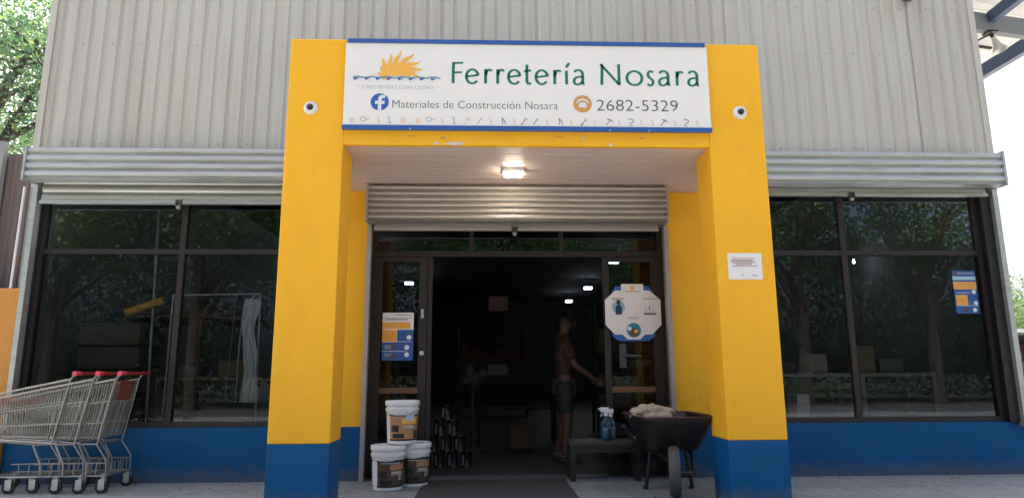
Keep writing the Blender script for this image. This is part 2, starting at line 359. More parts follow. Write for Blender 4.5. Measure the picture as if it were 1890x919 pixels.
def slat_prof(w_=.075, d=.012):
    return [(0, 0), (-d*.3, .006), (-d, .02), (-d, .045), (-d*.35, .064), (0, w_)]
def shutter(x0, x1, p, z0, z1, zcur, ycur, nsl, m1, ztop_seen):
    H = sub_root('roller_shutter', x0, x1)
    return H
def roller(x0, x1, p, z0, z1, zcur, lock, ridges, mt, mt2):
    # hood with pressed ridges (open underneath so the curtain shows), end plates, curtain slats, bottom bar
    hd = MB(); pr = [(0, z1), (-p+.02, z1+.003)]
    n = ridges; hz = (z1-z0)/n
    for i in range(n):
        a = z1-i*hz
        pr += [(-p, a-.002), (-p-.004, a-hz*.30), (-p, a-hz*.56), (-p+.024, a-hz*.66), (-p+.020, a-hz*.86), (-p+.004, a-hz+.002)]
    pr += [(-p, z0), (-p+.012, z0-.002), (-p*.62, z0-.006), (-p*.6, z0+.02)]
    for x in (x0, x1): hd.v += [(x, y, z) for y, z in pr]
    q = len(pr); hd.f = [(i, i+1, q+i+1, q+i) for i in range(q-1)]
    s = hd.build('shutter_hood', mt, B)
    for a, b in ((x0-.02, x0), (x1, x1+.02)):
        MB().hexa([(a, -p-.012, z0-.012), (b, -p-.012, z0-.012), (b, .0, z0+.0), (a, .0, z0+.0), (a, -p-.012, z1+.015), (b, -p-.012, z1+.015), (b, .0, z1+.015), (a, .0, z1+.015)]).build('end_plate', mt, s)
    z = zcur+.035; cnt = 0
    while z < z0+.08:
        mb = MB(); pr = [(-.04+y*1.0, z+dz) for y, dz in slat_prof()]
        pr2 = [(y+.012, zz) for y, zz in pr]
        for x in (x0+.02, x1-.02): mb.v += [(x, y, zz) for y, zz in pr]+[(x, y, zz) for y, zz in pr2]
        q = len(pr)*2; h = len(pr)
        mb.f = [(i, i+1, q+i+1, q+i) for i in range(h-1)]+[(h+i, h+i+1, q+h+i+1, q+h+i) for i in range(h-1)]
        mb.build('slat', mt2, s); z += .077; cnt += 1
    bar = MB(); bar.box(x0+.02, x1-.02, -.075, -.03, zcur, zcur+.028).box(x0+.02, x1-.02, -.052, -.04, zcur+.028, zcur+.05).build('bottom_bar', GALV if mt is GALV else mat('warm_galvanised', (.60, .54, .50), .35, .4), s)
    if lock is not None:
        MB().box(lock-.025, lock-.012, -.09, -.05, zcur-.03, zcur+.03).box(lock+.012, lock+.025, -.09, -.05, zcur-.03, zcur+.03).box(lock-.03, lock+.03, -.082, -.06, zcur+.0, zcur+.034).build('lock_hasp', RUBB, s)
        MB().cyl((lock, -.085, zcur-.035), (lock, -.06, zcur-.035), .018, n=10).build('padlock', GALVD, s)
    return s
roller(-4.12, -1.62, .28, 2.625, 2.915, 2.455, -2.85, 4, GALV, GALV)
roller(2.35, 4.81, .28, 2.625, 2.93, 2.565, 3.45, 4, GALV, GALV)
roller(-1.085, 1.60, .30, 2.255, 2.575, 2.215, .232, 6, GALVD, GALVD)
# side guides
for (a, b, z0, z1, m_) in ((-4.17, -4.125, .46, 2.63, GALV), (4.835, 4.885, .42, 2.66, GALV), (-1.125, -1.087, .005, 2.26, mat('guide_steel', (.40, .37, .36), .45, .4)), (1.625, 1.668, .005, 2.26, GALVD)):
    MB().box(a, b, -.075, -.001, z0, z1).build('shutter_guide', m_, B)
MB().box(4.74, 4.835, -.03, .06, .461, 2.62).build('shutter_guide', BLKM, B)

# windows: frame members and panes
def window(x0, x1, z0, z1, mull, trans, y=.06):
    fr = MB().box(x0, x1, y-.03, y+.03, z0, z0+.045).box(x0, x0+.045, y-.03, y+.03, z0+.045, z1).box(x1-.045, x1, y-.03, y+.03, z0+.045, z1).build('window_frame', FRAME, B)
    for mx in mull: MB().box(mx-.025, mx+.025, y-.028, y+.028, z0+.045, z1).build('mullion', FRAME, fr)
    xs = [x0+.045]+list(mull)+[x1-.045]
    for a, b in zip(xs[:-1], xs[1:]):
        a2 = a+(.025 if a in mull else 0); b2 = b-(.025 if b in mull else 0)
        MB().box(a2, b2, y-.025, y+.025, trans-.022, trans+.022).build('transom_bar', FRAME, fr)
        for c, d in ((z0+.045, trans-.022), (trans+.022, z1)):
            q = MB(); q.v = [(a2, y, c), (b2, y, c), (b2, y, d), (a2, y, d)]; q.f = [(0, 1, 2, 3)]; q.build('pane', GLASS, fr)
    return fr
window(-4.125, -1.80, .462, 2.62, [-2.83], 2.03)
window(2.55, 4.74, .462, 2.62, [3.385], 2.03)

# shop front inside the opening
yf = .12
SF = MB().box(-1.12, -1.055, yf-.03, yf+.03, .004, 2.33).box(1.60, 1.664, yf-.03, yf+.03, .004, 2.33).box(-1.055, 1.60, yf-.03, yf+.03, 1.995, 2.05).build('shopfront_frame', FRAME, B)
for x in (-.171, .682): MB().box(x-.02, x+.02, yf-.025, yf+.025, 2.05, 2.33).build('mullion', FRAME, SF)
for a, b in ((-1.055, -.191), (-.151, .662), (.702, 1.60)):
    q = MB(); q.v = [(a, yf, 2.05), (b, yf, 2.05), (b, yf, 2.33), (a, yf, 2.33)]; q.f = [(0, 1, 2, 3)]; q.build('pane', DGLASS, SF)
def leaf_door(x0, x1, hx, lever):
    y = yf-.001
    d = MB().box(x0, x0+.055, y-.025, y+.025, .01, 1.99).box(x1-.075, x1, y-.025, y+.025, .01, 1.99).box(x0+.055, x1-.075, y-.025, y+.025, 1.95, 1.99).box(x0+.055, x1-.075, y-.025, y+.025, .01, .09).build('door_leaf', FRAME, B)
    MB().box(x0+.055, x1-.075, y-.022, y+.022, .74, .79).build('door_rail', mat('door_rail_brown', (.16, .07, .04), .4), d)
    for a, b in ((.09, .74), (.79, 1.95)):
        q = MB(); q.v = [(x0+.055, y, a), (x1-.075, y, a), (x1-.075, y, b), (x0+.055, y, b)]; q.f = [(0, 1, 2, 3)]; q.build('pane', DGLASS, d)
    if lever:
        MB().box(hx-.03, hx+.03, y-.05, y-.026, .96, 1.18).cyl((hx+.0, y-.06, 1.07), (hx+.16, y-.065, 1.065), .013, n=8).build('door_handle', RUBB, d)
    else:
        MB().cyl((hx, y-.05, 1.10), (hx, y-.026, 1.10), .022, n=10).box(hx-.012, hx+.012, y-.04, y-.026, 1.42, 1.50).build('door_handle', GALV, d)
leaf_door(-1.055, -.58, -.62, False); leaf_door(1.07, 1.60, 1.23, True)
MB().box(-.575, -.535, yf-.02, yf+.03, .01, 1.99).build('door_jamb', FRAME, B)
MB().box(-1.12, 1.66, .02, .2, -.003, .012).build('threshold', mat('threshold_metal', (.14, .14, .15), .4, .3), B)
# white conduit on the left corner
MB().tube([(-4.275, -.03, 2.62), (-4.28, -.035, 1.4), (-4.285, -.03, 0)], .011, 8).build('conduit', WHITE, B, smooth=True)
# blue bracket stub of the roof frame
MB().box(4.215, 4.30, -.62, -.02, 4.63, 4.80).build('roof_bracket', BSTEEL, B)

# ------------------------------------------------------------ entrance portal
x1, x2, x3, x4 = -1.5314, -1.1029, 1.674, 2.1025; yF = -1.3196; yB = yF+.349
Pt = thing('entrance_portal', 'yellow painted porch with two square pillars on blue bases in front of the shop door', 'porch', (.28, yF, 0))
for a, b in ((x1, x2), (x3, x4)):
    pl = MB().box(a, b, yF, yB, .442, 3.446).build('pillar', YEL, Pt, bevel=.008)
    MB().box(a, b, yF, yB, 0, .441).build('pillar_base', BLU, pl, bevel=.006)
MB().box(x2, x3, yF+.004, yF+.045, 2.598, 3.38).build('porch_beam', YEL, Pt, bevel=.004)
for a, b in ((x1, x2-.18), (x3+.18, x4)): pass
MB().box(x1+.02, x4-.02, yB, -.001, 2.63, 2.78).build('porch_slab', CONC, Pt)
MB().box(x2+.001, x3-.001, yF+.046, yB-.001, 2.63, 3.36).build('porch_parapet', CONC, Pt)
nb_ = 16; w_ = (-.001-yF-.046)/nb_
for i in range(nb_):      # porch ceiling boards of white pvc, one by one, joints open
    y0 = yF+.046+i*w_; inn = y0 < yB-.002
    MB().box(x2+.002 if inn else x1+.06, x3-.002 if inn else x4-.06, y0+.003, y0+w_-.003, 2.602+random.uniform(0, .002), 2.628).build('ceiling_board', SOFF, Pt)
def blob(cx, cz, rx, rz, n=14, jag=.3):
    return [(cx+rx*math.cos(2*math.pi*i/n)*(1+random.uniform(-jag, jag)), cz+rz*math.sin(2*math.pi*i/n)*(1+random.uniform(-jag, jag))) for i in range(n)]
for cx, cz, rx, rz in ((-.405, 2.612, .022, .014), (-.275, 2.612, .085, .013), (.915, 2.613, .016, .014), (.70, 2.66, .006, .022)):
    MB().poly(blob(cx, cz, rx, rz), yF+.0025, yF+.005).build('bare_patch', PLASTER, Pt)
for cx, cz, rx, rz in ((-.36, 2.655, .02, .012), (1.15, 2.665, .03, .006), (.52, 2.67, .05, .004), (-.6, 2.67, .04, .004)):
    MB().poly(blob(cx, cz, rx, rz), yF+.0028, yF+.005).build('stain', OCH, Pt)

# ------------------------------------------------------------ sign
Sg = thing('shop_sign', 'wide white banner reading Ferretería Nosara between the pillars in a blue tube frame', 'sign', (.29, yF-.02, 2.72))
yp = yF-.035; yt = yp-.0015
MB().box(-1.103, 1.681, yp, yp+.012, 2.738, 3.398).build('banner', BANNER, Sg)
MB().box(-1.09, 1.668, yp-.012, yp+.024, 3.399, 3.432).build('tube_rail', TUBE, Sg, bevel=.004)
MB().box(-1.106, 1.684, yp-.014, yp+.024, 2.704, 2.737).build('tube_rail', TUBE, Sg, bevel=.004)
mb = MB()
for u, z in ((-1.02, 3.433), (-.22, 3.433), (.3, 3.433), (1.0, 3.433), (1.5, 3.433), (-.6, 2.706), (.9, 2.706), (1.2, 2.706)): mb.cyl((u, yp-.02, z), (u, yp-.006, z), .007, n=6)
o = mb.build('screws', GALV, Sg); o['kind'] = 'stuff'
big = [('F', 52, 140), ('e', 150, 250), ('r', 283, 342), ('r', 368, 430), ('e', 447, 546), ('t', 560, 622), ('e', 642, 741), ('r', 772, 832), ('i', 852, 893), ('a', 910, 1000), ('N', 1103, 1257), ('o', 1290, 1415), ('s', 1440, 1496), ('a', 1520, 1612), ('r', 1648, 1708), ('a', 1730, 1820)]
for gch, a, b in big:
    mb = MB(); fx = lambda q: -.302+(q-50)/1770*1.912
    ztilt = 3.078
    glyph(mb, gch, fx(a)+.006, fx(b)-.004, ztilt, .170, yt, .0225, .0155)
    mb.build('letter', GREEN, Sg)
text_mesh('letter', 'Materiales de Construcción Nosara', -.738, .512, 2.876, .066, yt, INK, Sg, off=-.012)
text_mesh('letter', '2682-5329', .808, 1.432, 2.869, .095, yt, INK, Sg, off=-.012)
text_mesh('letter', '* CRECIENDO CON USTED *', -1.006, -.398, 3.028, .028, yt, INKL, Sg, off=-.006)
def disc(cx, cz, r, y, n=36): return [(cx+r*math.cos(2*math.pi*i/n), cz+r*math.sin(2*math.pi*i/n)) for i in range(n)]
fb = MB().poly(disc(-.833, 2.922, .068, yt), yt, yt+.001).build('round_emblem', FBB, Sg)
MB().poly([(-.846, 2.855), (-.846, 2.905), (-.868, 2.905), (-.868, 2.930), (-.846, 2.930), (-.846, 2.945), (-.842, 2.962), (-.832, 2.973), (-.815, 2.978), (-.793, 2.976), (-.793, 2.953), (-.807, 2.953), (-.817, 2.947), (-.820, 2.938), (-.820, 2.930), (-.795, 2.930), (-.799, 2.905), (-.820, 2.905), (-.820, 2.855)], yt-.0015, yt-.0005).build('letter', WHITE, fb)
ph = MB().poly(disc(.700, 2.922, .070, yt), yt, yt+.001).build('round_emblem', OCH, Sg)
mb = MB(); mb.poly([(.668, 2.893), (.734, 2.893), (.731, 2.913), (.718, 2.934), (.684, 2.934), (.671, 2.913)], yt-.0015, yt-.0005)
ribbon(mb, arc(.701, 2.928, .042, .028, 15, 165, 12), yt-.0018, .014, .014); ribbon(mb, [(.664, 2.926), (.655, 2.940)], yt-.0018, .014, .014); ribbon(mb, [(.738, 2.926), (.747, 2.940)], yt-.0018, .014, .014)
mb.poly(disc(.701, 2.912, .010, 0, 12), yt-.0024, yt-.002); mb.build('telephone_mark', WHITE, ph)
# rising sun emblem
mb = MB(); cx, cz = -.708, 3.135
rays = [(178, .15, .02), (158, .155, .02), (136, .19, .03), (112, .185, .0), (88, .205, -.03), (60, .22, -.02), (38, .21, -.02), (20, .20, .0), (4, .165, 0)]
core = [(cx+.105*math.cos(R(a)), cz+.095*math.sin(R(a))) for a in range(0, 181, 10)]
mb.poly(core, yt-.0036, yt+.001)
for ri, (a, L, bend) in enumerate(rays):
    A = R(a); c_, s_ = math.cos(A), math.sin(A); path = []
    for i in range(9):
        t = i/8; rr = .07+(L-.07)*t; lat = math.sin(t*math.pi*1.6)*.016
        path.append((cx+c_*rr-s_*lat, cz+s_*rr+c_*lat))
    b = len(mb.v)
    for i, p in enumerate(path):
        q = path[min(i+1, 8)]; o_ = path[max(i-1, 0)]; d = Vector((q[0]-o_[0], q[1]-o_[1])).normalized(); wd = .028*(1-i/8)**.8
        ly = yt-.0006-.00022*ri; mb.v += [(p[0]-d.y*wd, ly, p[1]+d.x*wd), (p[0]+d.y*wd, ly, p[1]-d.x*wd)]
    for i in range(8): mb.f.append((b+2*i, b+2*i+1, b+2*i+3, b+2*i+2))
mb.build('sun_emblem', ORG, Sg)
mb = MB()
ribbon(mb, [(-1.04+i*.0165, 3.119+.004*math.sin(i*.9)) for i in range(41)], yt-.0042, .010, .010); mb.build('wave_line', TEAL, Sg)
mb = MB()
for i in range(8):
    x = -1.035+i*.083; mb.poly([(x, 3.116), (x+.02, 3.112), (x+.045, 3.118), (x+.026, 3.103), (x+.008, 3.094), (x+.002, 3.102)], yt-.0050, yt-.0046)
mb.build('wave_crests', FBB, Sg)['kind'] = 'stuff'
mb = MB(); ribbon(mb, arc(-.87, 3.125, .045, .02, 20, 170, 8), yt, .006, .006); mb.build('emblem_outline', INKO, Sg)
# row of little tool pictograms
icx = lambda u: -1.041+(u-650)*.004068
def icon(kind, x, m_):
    z = 2.775; mb = MB(); W_ = .007
    if kind == 'ring': ribbon(mb, arc(x-.012, z+.012, .02, .017, 0, 360, 14), yt, W_, W_); ribbon(mb, [(x+.01, z+.006), (x+.034, z+.02)], yt, W_, W_)
    if kind == 'bolt': ribbon(mb, [(x-.014, z+.034), (x-.002, z+.03), (x+.006, z-.018)], yt, .009, W_); ribbon(mb, [(x-.004, z-.018), (x+.02, z-.018)], yt, W_, W_)
    if kind == 'slash': ribbon(mb, [(x-.018, z-.02), (x+.018, z+.03)], yt, .008, .008)
    if kind == 'pliers': ribbon(mb, [(x-.012, z+.032), (x-.004, z), (x-.012, z-.02)], yt, W_, W_); ribbon(mb, [(x-.012, z+.03), (x+.01, z+.005), (x+.018, z-.02)], yt, W_, W_)
    if kind == 'wrench': ribbon(mb, [(x-.016, z-.022), (x+.008, z+.016)], yt, W_, W_); ribbon(mb, arc(x+.014, z+.024, .011, .011, 120, 400, 10), yt, .005, .005); ribbon(mb, arc(x-.018, z-.02, .006, .006, 0, 360, 8), yt, .005, .005)
    if kind == 'hammer': ribbon(mb, [(x-.02, z-.022), (x+.012, z+.02)], yt, W_, W_); ribbon(mb, [(x-.01, z+.026), (x+.012, z+.022), (x+.03, z+.008)], yt, .011, .011)
    if kind == 'drill': ribbon(mb, bez((x-.018, z+.03), (x+.03, z+.03), (x+.03, z+.0), (x-.0, z-.0), 6), yt, .008, .008); ribbon(mb, [(x, z), (x-.012, z-.024), (x+.01, z-.024)], yt, W_, W_)
    if kind == 'tin': mb.poly([(x-.016, z-.016), (x+.016, z-.016), (x+.018, z+.022), (x-.018, z+.022)], yt, yt+.0005)
    if kind == 'stick': ribbon(mb, [(x-.006, z+.026), (x+.006, z-.022)], yt, .012, .012)
    mb.build('tool_pictogram', m_, Sg)
for kd, u in (('ring', 675), ('bolt', 719), ('ring', 795), ('bolt', 838), ('slash', 886), ('pliers', 930), ('wrench', 968), ('slash', 990), ('pliers', 1036), ('wrench', 1080), ('hammer', 1126), ('drill', 1168), ('hammer', 1229), ('drill', 1272)): icon(kd, icx(u), INKL if u < 900 else mat('print_grey', (.25, .26, .28), .5) if u == 930 else bpy.data.materials['print_grey'])
for kd, u in (('tin', 651), ('stick', 700), ('tin', 745), ('tin', 772), ('stick', 817), ('hammer', 862), ('stick', 907), ('stick', 950), ('stick', 1011), ('stick', 1056), ('stick', 1101), ('stick', 1146), ('stick', 1188), ('stick', 1208), ('stick', 1251), ('stick', 1293)): icon(kd, icx(u), INKO)

# ------------------------------------------------------------ things fixed to the porch
def dome_cam(x, z, label):
    t = thing('security_camera', label, 'camera', (x, yF, z), 'dome cameras on the porch pillars')
    MB().lathe([(0, .022), (.040, .022), (.052, .010), (.054, 0)], (x, yF, z), 24, axis='y').build('housing', WHITE, t, smooth=True)
    MB().lathe([(0, .052), (.010, .050), (.020, .040), (.024, .023)], (x, yF, z), 20, axis='y').build('lens', BLK, t, smooth=True)
dome_cam(-1.354, 2.882, 'small white dome security camera on the left yellow pillar')
dome_cam(1.923, 2.877, 'small white dome security camera on the right yellow pillar')
lp = thing('ceiling_lamp', 'lit rectangular lamp under the porch ceiling above the door', 'lamp', (.195, -.66, 2.604))
MB().box(.105, .285, -.76, -.62, 2.575, 2.6035).build('lamp_housing', WHITE, lp, bevel=.006)
MB().box(.12, .27, -.745, -.635, 2.552, 2.5745).build('diffuser', LAMPW, lp, bevel=.006)
MB().box(.290, .305, -.72, -.65, 2.57, 2.6035).build('clip', GALVD, lp)
ns = thing('notice_sheet', 'white laminated paper notice with printed lines on the right yellow pillar', 'notice', (1.877, yF, 1.58))
MB().box(1.752, 2.007, yF-.004, yF-.001, 1.582, 1.778).build('sheet', BANNER, ns)
BRN = mat('print_maroon', (.28, .14, .13), .5, var=.05)
mb = MB()
for z, a, b in ((1.735, .15, .60), (1.716, .12, .62), (1.704, .12, .60), (1.692, .22, .52), (1.680, .13, .66), (1.72, .12, .5)):
    x = 1.752+.255*a
    while x < 1.752+.255*(b+.18):
        w_ = random.uniform(.006, .016); mb.box(x, x+w_, yF-.0052, yF-.0045, z, z+.006); x += w_+.003
mb.build('printed_lines', BRN, ns)['kind'] = 'stuff'
MB().poly(blob(1.86, 1.615, .006, .006, 8), yF-.0052, yF-.0045).poly(blob(1.95, 1.612, .02, .006, 8), yF-.0052, yF-.0045).build('signature', INKL, ns)['kind'] = 'stuff'

def poster(x, y, z, w_, h, label, variant):
    t = thing('poster', label, 'poster', (x+w_/2, y, z))
    bl = bpy.data.materials['print_poster_blue']; og = bpy.data.materials['print_poster_orange']
    MB().box(x, x+w_, y-.003, y, z, z+h).build('sheet', bl if variant else WHITE, t)
    def rect(a, b, c, d, m_, n='print_block', lift=.0042): return MB().box(x+a*w_, x+b*w_, y-lift, y-lift+.0006, z+c*h, z+d*h).build(n, m_, t)
    if variant == 0:
        rect(0, 1, 0, .38, bl); rect(.48, 1, .38, .64, bl); rect(0, .46, .38, .64, og); rect(0, .90, .66, .80, og)
        rect(0, .95, .385, .395, WHITE, lift=.005); rect(0, .8, .185, .195, WHITE, lift=.005); rect(.02, .96, .885, .895, BRN); rect(.1, .8, .845, .865, INK); rect(.4, .96, .945, .96, BRN)
        for a, c in ((.86, .48), (.80, .27), (.80, .12), (.36, .29), (.36, .09)): MB().poly(disc(x+a*w_, z+c*h, .022, 0, 14), y-.0056, y-.005).build('print_figure', WHITE if a > .5 else SKIN, t)
        for c in (.30, .27, .24, .12, .09): rect(.08, .30, c, c+.012, INKL, lift=.005)
        for c in (.56, .52, .48, .73): rect(.06, .40, c, c+.012, OCH, lift=.005)
    else:
        rect(.0, 1, .78, .86, mat('print_poster_cyan', (.35, .55, .62), .5)); rect(0, 1, .56, .74, og); rect(.05, .55, .19, .43, og); rect(.08, .95, .925, .945, INKL)
        for a, c in ((.85, .50), (.88, .24), (.80, .08), (.42, .08), (.12, .93)): MB().poly(disc(x+a*w_, z+c*h, .02, 0, 14), y-.0056, y-.005).build('print_figure', WHITE if a > .5 else SKIN, t)
        for c in (.68, .64, .60): rect(.1, .9, c, c+.014, OCH, lift=.005)
        for c in (.36, .31, .26): rect(.12, .48, c, c+.014, OCH, lift=.005)
        rect(0, 1, .175, .185, WHITE, lift=.005); rect(.1, .7, .47, .49, INKL, lift=.005)
    return t
mat('print_poster_blue', (.02, .09, .32), .45, var=.05); mat('print_poster_orange', (.80, .36, .06), .45, var=.05)
poster(-.985, yf-.028, 1.035, .285, .435, 'white, orange and blue health poster on the left door glass', 0)
poster(4.425, .056, 1.452, .225, .41, 'blue and orange poster in the far right window', 1)
# octagonal notice on the right door
oc = thing('octagonal_sign', 'white octagonal health notice with pictures on the right door', 'sign', (1.34, -.0, 1.2))
ox, oz = 1.338, 1.468; yo = .07; s_ = 1.0
MB().poly([(ox+x*s_, oz+z*s_) for x, z in ((-.155, .245), (.155, .245), (.2, .18), (.2, -.22), (.14, -.265), (-.14, -.265), (-.2, -.22), (-.2, .18))], yo, yo+.004).build('blue_backing', FBB, oc)
MB().poly([(ox+x, oz+z) for x, z in ((-.105, .265), (.105, .265), (.105, .205), (.16, .205), (.262, .115), (.262, -.115), (.175, -.205), (.105, -.205), (.06, -.250), (-.06, -.250), (-.105, -.205), (-.175, -.205), (-.262, -.115), (-.262, .115), (-.16, .205), (-.105, .205))], yo-.006, yo-.002).build('panel', mat('notice_panel', (.78, .72, .72), .5, var=.02), oc)
yq = yo-.008
def dsc(x, z, r, m_, n='print_figure', dy=0.): MB().poly(disc(ox+x, oz+z, r, 0, 18), yq-dy, yq-dy+.001).build(n, m_, oc)
dsc(0, .225, .022, ORG); MB().box(ox-.07, ox+.07, yq, yq+.001, oz+.192, oz+.200).build('printed_line', OCH, oc)
dsc(-.135, .05, .060, mat('print_pale_blue', (.25, .45, .65), .5)); MB().poly([(ox-.165, oz-.02), (ox-.105, oz-.02), (ox-.105, oz+.05), (ox-.12, oz+.066), (ox-.15, oz+.066), (ox-.165, oz+.05)], yq-.002, yq-.001).build('print_figure', mat('print_navy', (.01, .025, .08), .5), oc)
dsc(-.135, .085, .019, SKIN, dy=.002); dsc(-.135, .10, .016, HAIR, dy=.0032)
MB().box(ox-.20, ox-.08, yq, yq+.001, oz+.127, oz+.133).box(ox-.19, ox-.09, yq, yq+.001, oz+.115, oz+.12).box(ox+.09, ox+.23, yq, yq+.001, oz+.125, oz+.130).box(ox-.06, ox+.06, yq, yq+.001, oz-.050, oz-.045).box(ox-.04, ox+.04, yq, yq+.001, oz-.062, oz-.058).build('printed_line', BRN, oc)
MB().box(ox+.10, ox+.215, yq, yq+.001, oz-.022, oz-.008).build('print_block', INK, oc)
for x in (.12, .155, .19): MB().box(ox+x-.004, ox+x+.004, yq, yq+.001, oz-.007, oz+.035).build('print_figure', INKL, oc)
MB().cyl((ox+.155, yq, oz+.045), (ox+.155, yq+.001, oz+.045), .008, n=10).build('print_figure', INK, oc)
dsc(0, -.165, .068, mat('print_sea_green', (.01, .22, .30), .5), dy=.001); dsc(0.005, -.185, .042, SKIN, dy=.002); dsc(.02, -.175, .018, ORG, dy=.003); dsc(-.04, -.15, .02, WHITE, dy=.003)

# ------------------------------------------------------------ shopping carts
def cart(x, y, label):
    # local frame: origin on the floor under the rear wheels' middle; basket points towards -X
    t = thing('shopping_cart', label, 'shopping cart', (0, 0, 0), 'shopping carts nested in a row by the window')
    Wd = .185
    fr = MB()
    for s in (-1, 1):
        yy = s*Wd
        fr.tube([(-.095, yy, .375), (.0, yy, .885), (.03, yy, .925)], .0075, 8)
        fr.tube([(-.235, yy*.93, .375), (-.10, yy, .378), (-.012, yy, .255), (-.005, yy, .135), (-.60, yy*.8, .125)], .007, 8)
        fr.tube([(-.245, yy*.93, .372), (-.165, yy, .232), (-.158, yy, .137)], .0075, 6)
        fr.tube([(-.235, yy*.93, .380), (-.95, yy*.72, .43)], .008, 6)
    fr.tube([(-.60, Wd*.8, .125), (-.60, -Wd*.8, .125)], .008, 6); fr.tube([(-.008, Wd, .135), (-.008, -Wd, .135)], .0075, 6)
    fr.tube([(-.1, Wd, .378), (-.1, -Wd, .378)], .0075, 6)
    fr.build('frame', CHROME, t, smooth=True)
    bk = MB(); zr = lambda u: .885-.17*u; zb = lambda u: .425+.02*u; wy = lambda u: Wd*1.02*(1-.28*u); L = .86
    xr = lambda u, z: -.085*(1-u)*0+(-.005-L*u)-(1-u)*(.885-z)*.19-(u)*(.885-z)*(-.12)
    for zf in (1.0, .985, .62, .25, 0.0):
        for s in (-1, 1):
            pts = []
            for i in range(7):
                u = i/6; z = zb(u)+(zr(u)-zb(u))*zf; pts.append((xr(u, z), s*wy(u)*(.86+.14*zf), z))
            bk.tube(pts, .006 if zf == 1.0 else .0038, 5)
        z = zb(1)+(zr(1)-zb(1))*zf; bk.tube([(xr(1, z), -wy(1)*(.86+.14*zf), z), (xr(1, z), wy(1)*(.86+.14*zf), z)], .004, 5)
    for i in range(35):
        u = .02+i/35*.96
        for s in (-1, 1): bk.tube([(xr(u, zr(u)), s*wy(u), zr(u)), (xr(u, zb(u)), s*wy(u)*.86, zb(u))], .0023, 4)
        if i % 2 == 0: bk.tube([(xr(u, zb(u)), -wy(u)*.86, zb(u)), (xr(u, zb(u)), wy(u)*.86, zb(u))], .0023, 4)
    for i in range(13):
        f = -1+2*i/12
        bk.tube([(xr(1, zr(1)), f*wy(1), zr(1)), (xr(1, zb(1)), f*wy(1)*.86, zb(1))], .0023, 4)
        bk.tube([(-.015, f*Wd*.95, .84), (-.10, f*Wd*.9, .42)], .0023, 4)
    o = bk.build('wire_basket', CHROME, t); o['kind'] = 'stuff'
    seat = MB()
    for s in (-1, 1): seat.tube([(-.145, s*Wd*.9, .415), (-.06, s*Wd*.92, .84)], .005, 6)
    for s in (-.6, 0, .6): seat.tube([(-.145, s*Wd*.9, .415), (-.06, s*Wd*.92, .84)], .003, 5)
    seat.build('child_seat_frame', CHROME, t, smooth=True)
    hb = MB().cyl((.035, -Wd-.012, .925), (.04, Wd+.085, .93), .014, n=12).build('handle', REDP, t, smooth=True)
    MB().cyl((.036, -Wd-.022, .927), (.038, -Wd+.06, .929), .021, .016, n=12).build('end_cap', PINK, hb, smooth=True)
    lr = MB()
    for i in range(5): f = -1+i/2; lr.tube([(-.008, f*Wd*.9, .136), (-.6, f*Wd*.72, .126)], .003, 4)
    for s in (-1, 1):
        lr.tube([(-.005, s*Wd, .232), (-.165, s*Wd, .232), (-.4, s*Wd*.9, .225)], .0045, 5)
        for xx in (-.085, -.25, -.33): lr.tube([(xx, s*Wd*.97, .232), (xx, s*Wd*.97, .134)], .0035, 5)
    for i in range(7): f = -1+i/3; lr.tube([(-.007, f*Wd, .232), (-.007, f*Wd, .135)], .003, 4)
    lr.tube([(-.006, -Wd, .232), (-.006, Wd, .232)], .0045, 5)
    lr.build('lower_rack', CHROME, t)
    for (wx, wyy) in ((-.025, -Wd), (-.025, Wd), (-.58, -Wd*.78), (-.58, Wd*.78)):
        c = MB().tube([(wx+.0, wyy, .13), (wx+.01, wyy, .105)], .012, 8)
        for s in (-1, 1): c.box(wx-.022, wx+.026, wyy+s*.018-.0015, wyy+s*.018+.0015, .035, .110)
        c = c.build('caster', GALV, t)
        MB().lathe([(0, .012), (.030, .012), (.046, .013), (.050, .008), (.050, -.008), (.046, -.013), (.030, -.012), (0, -.012)], (wx, wyy, .051), 18, axis='y').build('wheel', BLK, c, smooth=True)
        MB().lathe([(0, .0135), (.022, .0135), (.024, .011)], (wx, wyy, .051), 12, axis='y').lathe([(0, -.0135), (.022, -.0135), (.024, -.011)], (wx, wyy, .051), 12, axis='y').build('hub', WHITE, c, smooth=True)
    t.location = (x, y, 0)
    return t
cy_ = -.325
c1 = cart(-3.02, cy_, 'shopping cart at the right end of the nested row, with the red flap')
c2_ = copy_thing(c1, (-3.197, cy_-.004, 0), 'middle shopping cart of the three nested in a row', R(1.2))
c3_ = copy_thing(c1, (-3.375, cy_+.003, 0), 'shopping cart at the left end of the nested row, cut by the frame', R(-.9))
c1['label'] = 'rightmost shopping cart of the nested row, with a red flap on its back'
FLAP = mat('dull_red_flap', (.26, .035, .03), .45)
f = MB().hexa([(-.045, -.08, .71), (-.04, -.08, .71), (-.04, .13, .71), (-.045, .13, .71), (-.018, -.08, .87), (-.013, -.08, .87), (-.013, .13, .87), (-.018, .13, .87)]).build('seat_flap', FLAP, c1, org=(0, 0, 0))
# an orange advertising plate on the basket sides of the two front carts
for c in (c2_, c3_):
    MB().hexa([(-.62, -.118, .67), (-.42, -.129, .69), (-.42, -.126, .69), (-.62, -.115, .67), (-.60, -.118, .73), (-.40, -.130, .75), (-.40, -.127, .75), (-.60, -.115, .73)]).build('side_plate', mat('faded_orange_plastic', (.28, .085, .045), .5), c, org=(0, 0, 0))

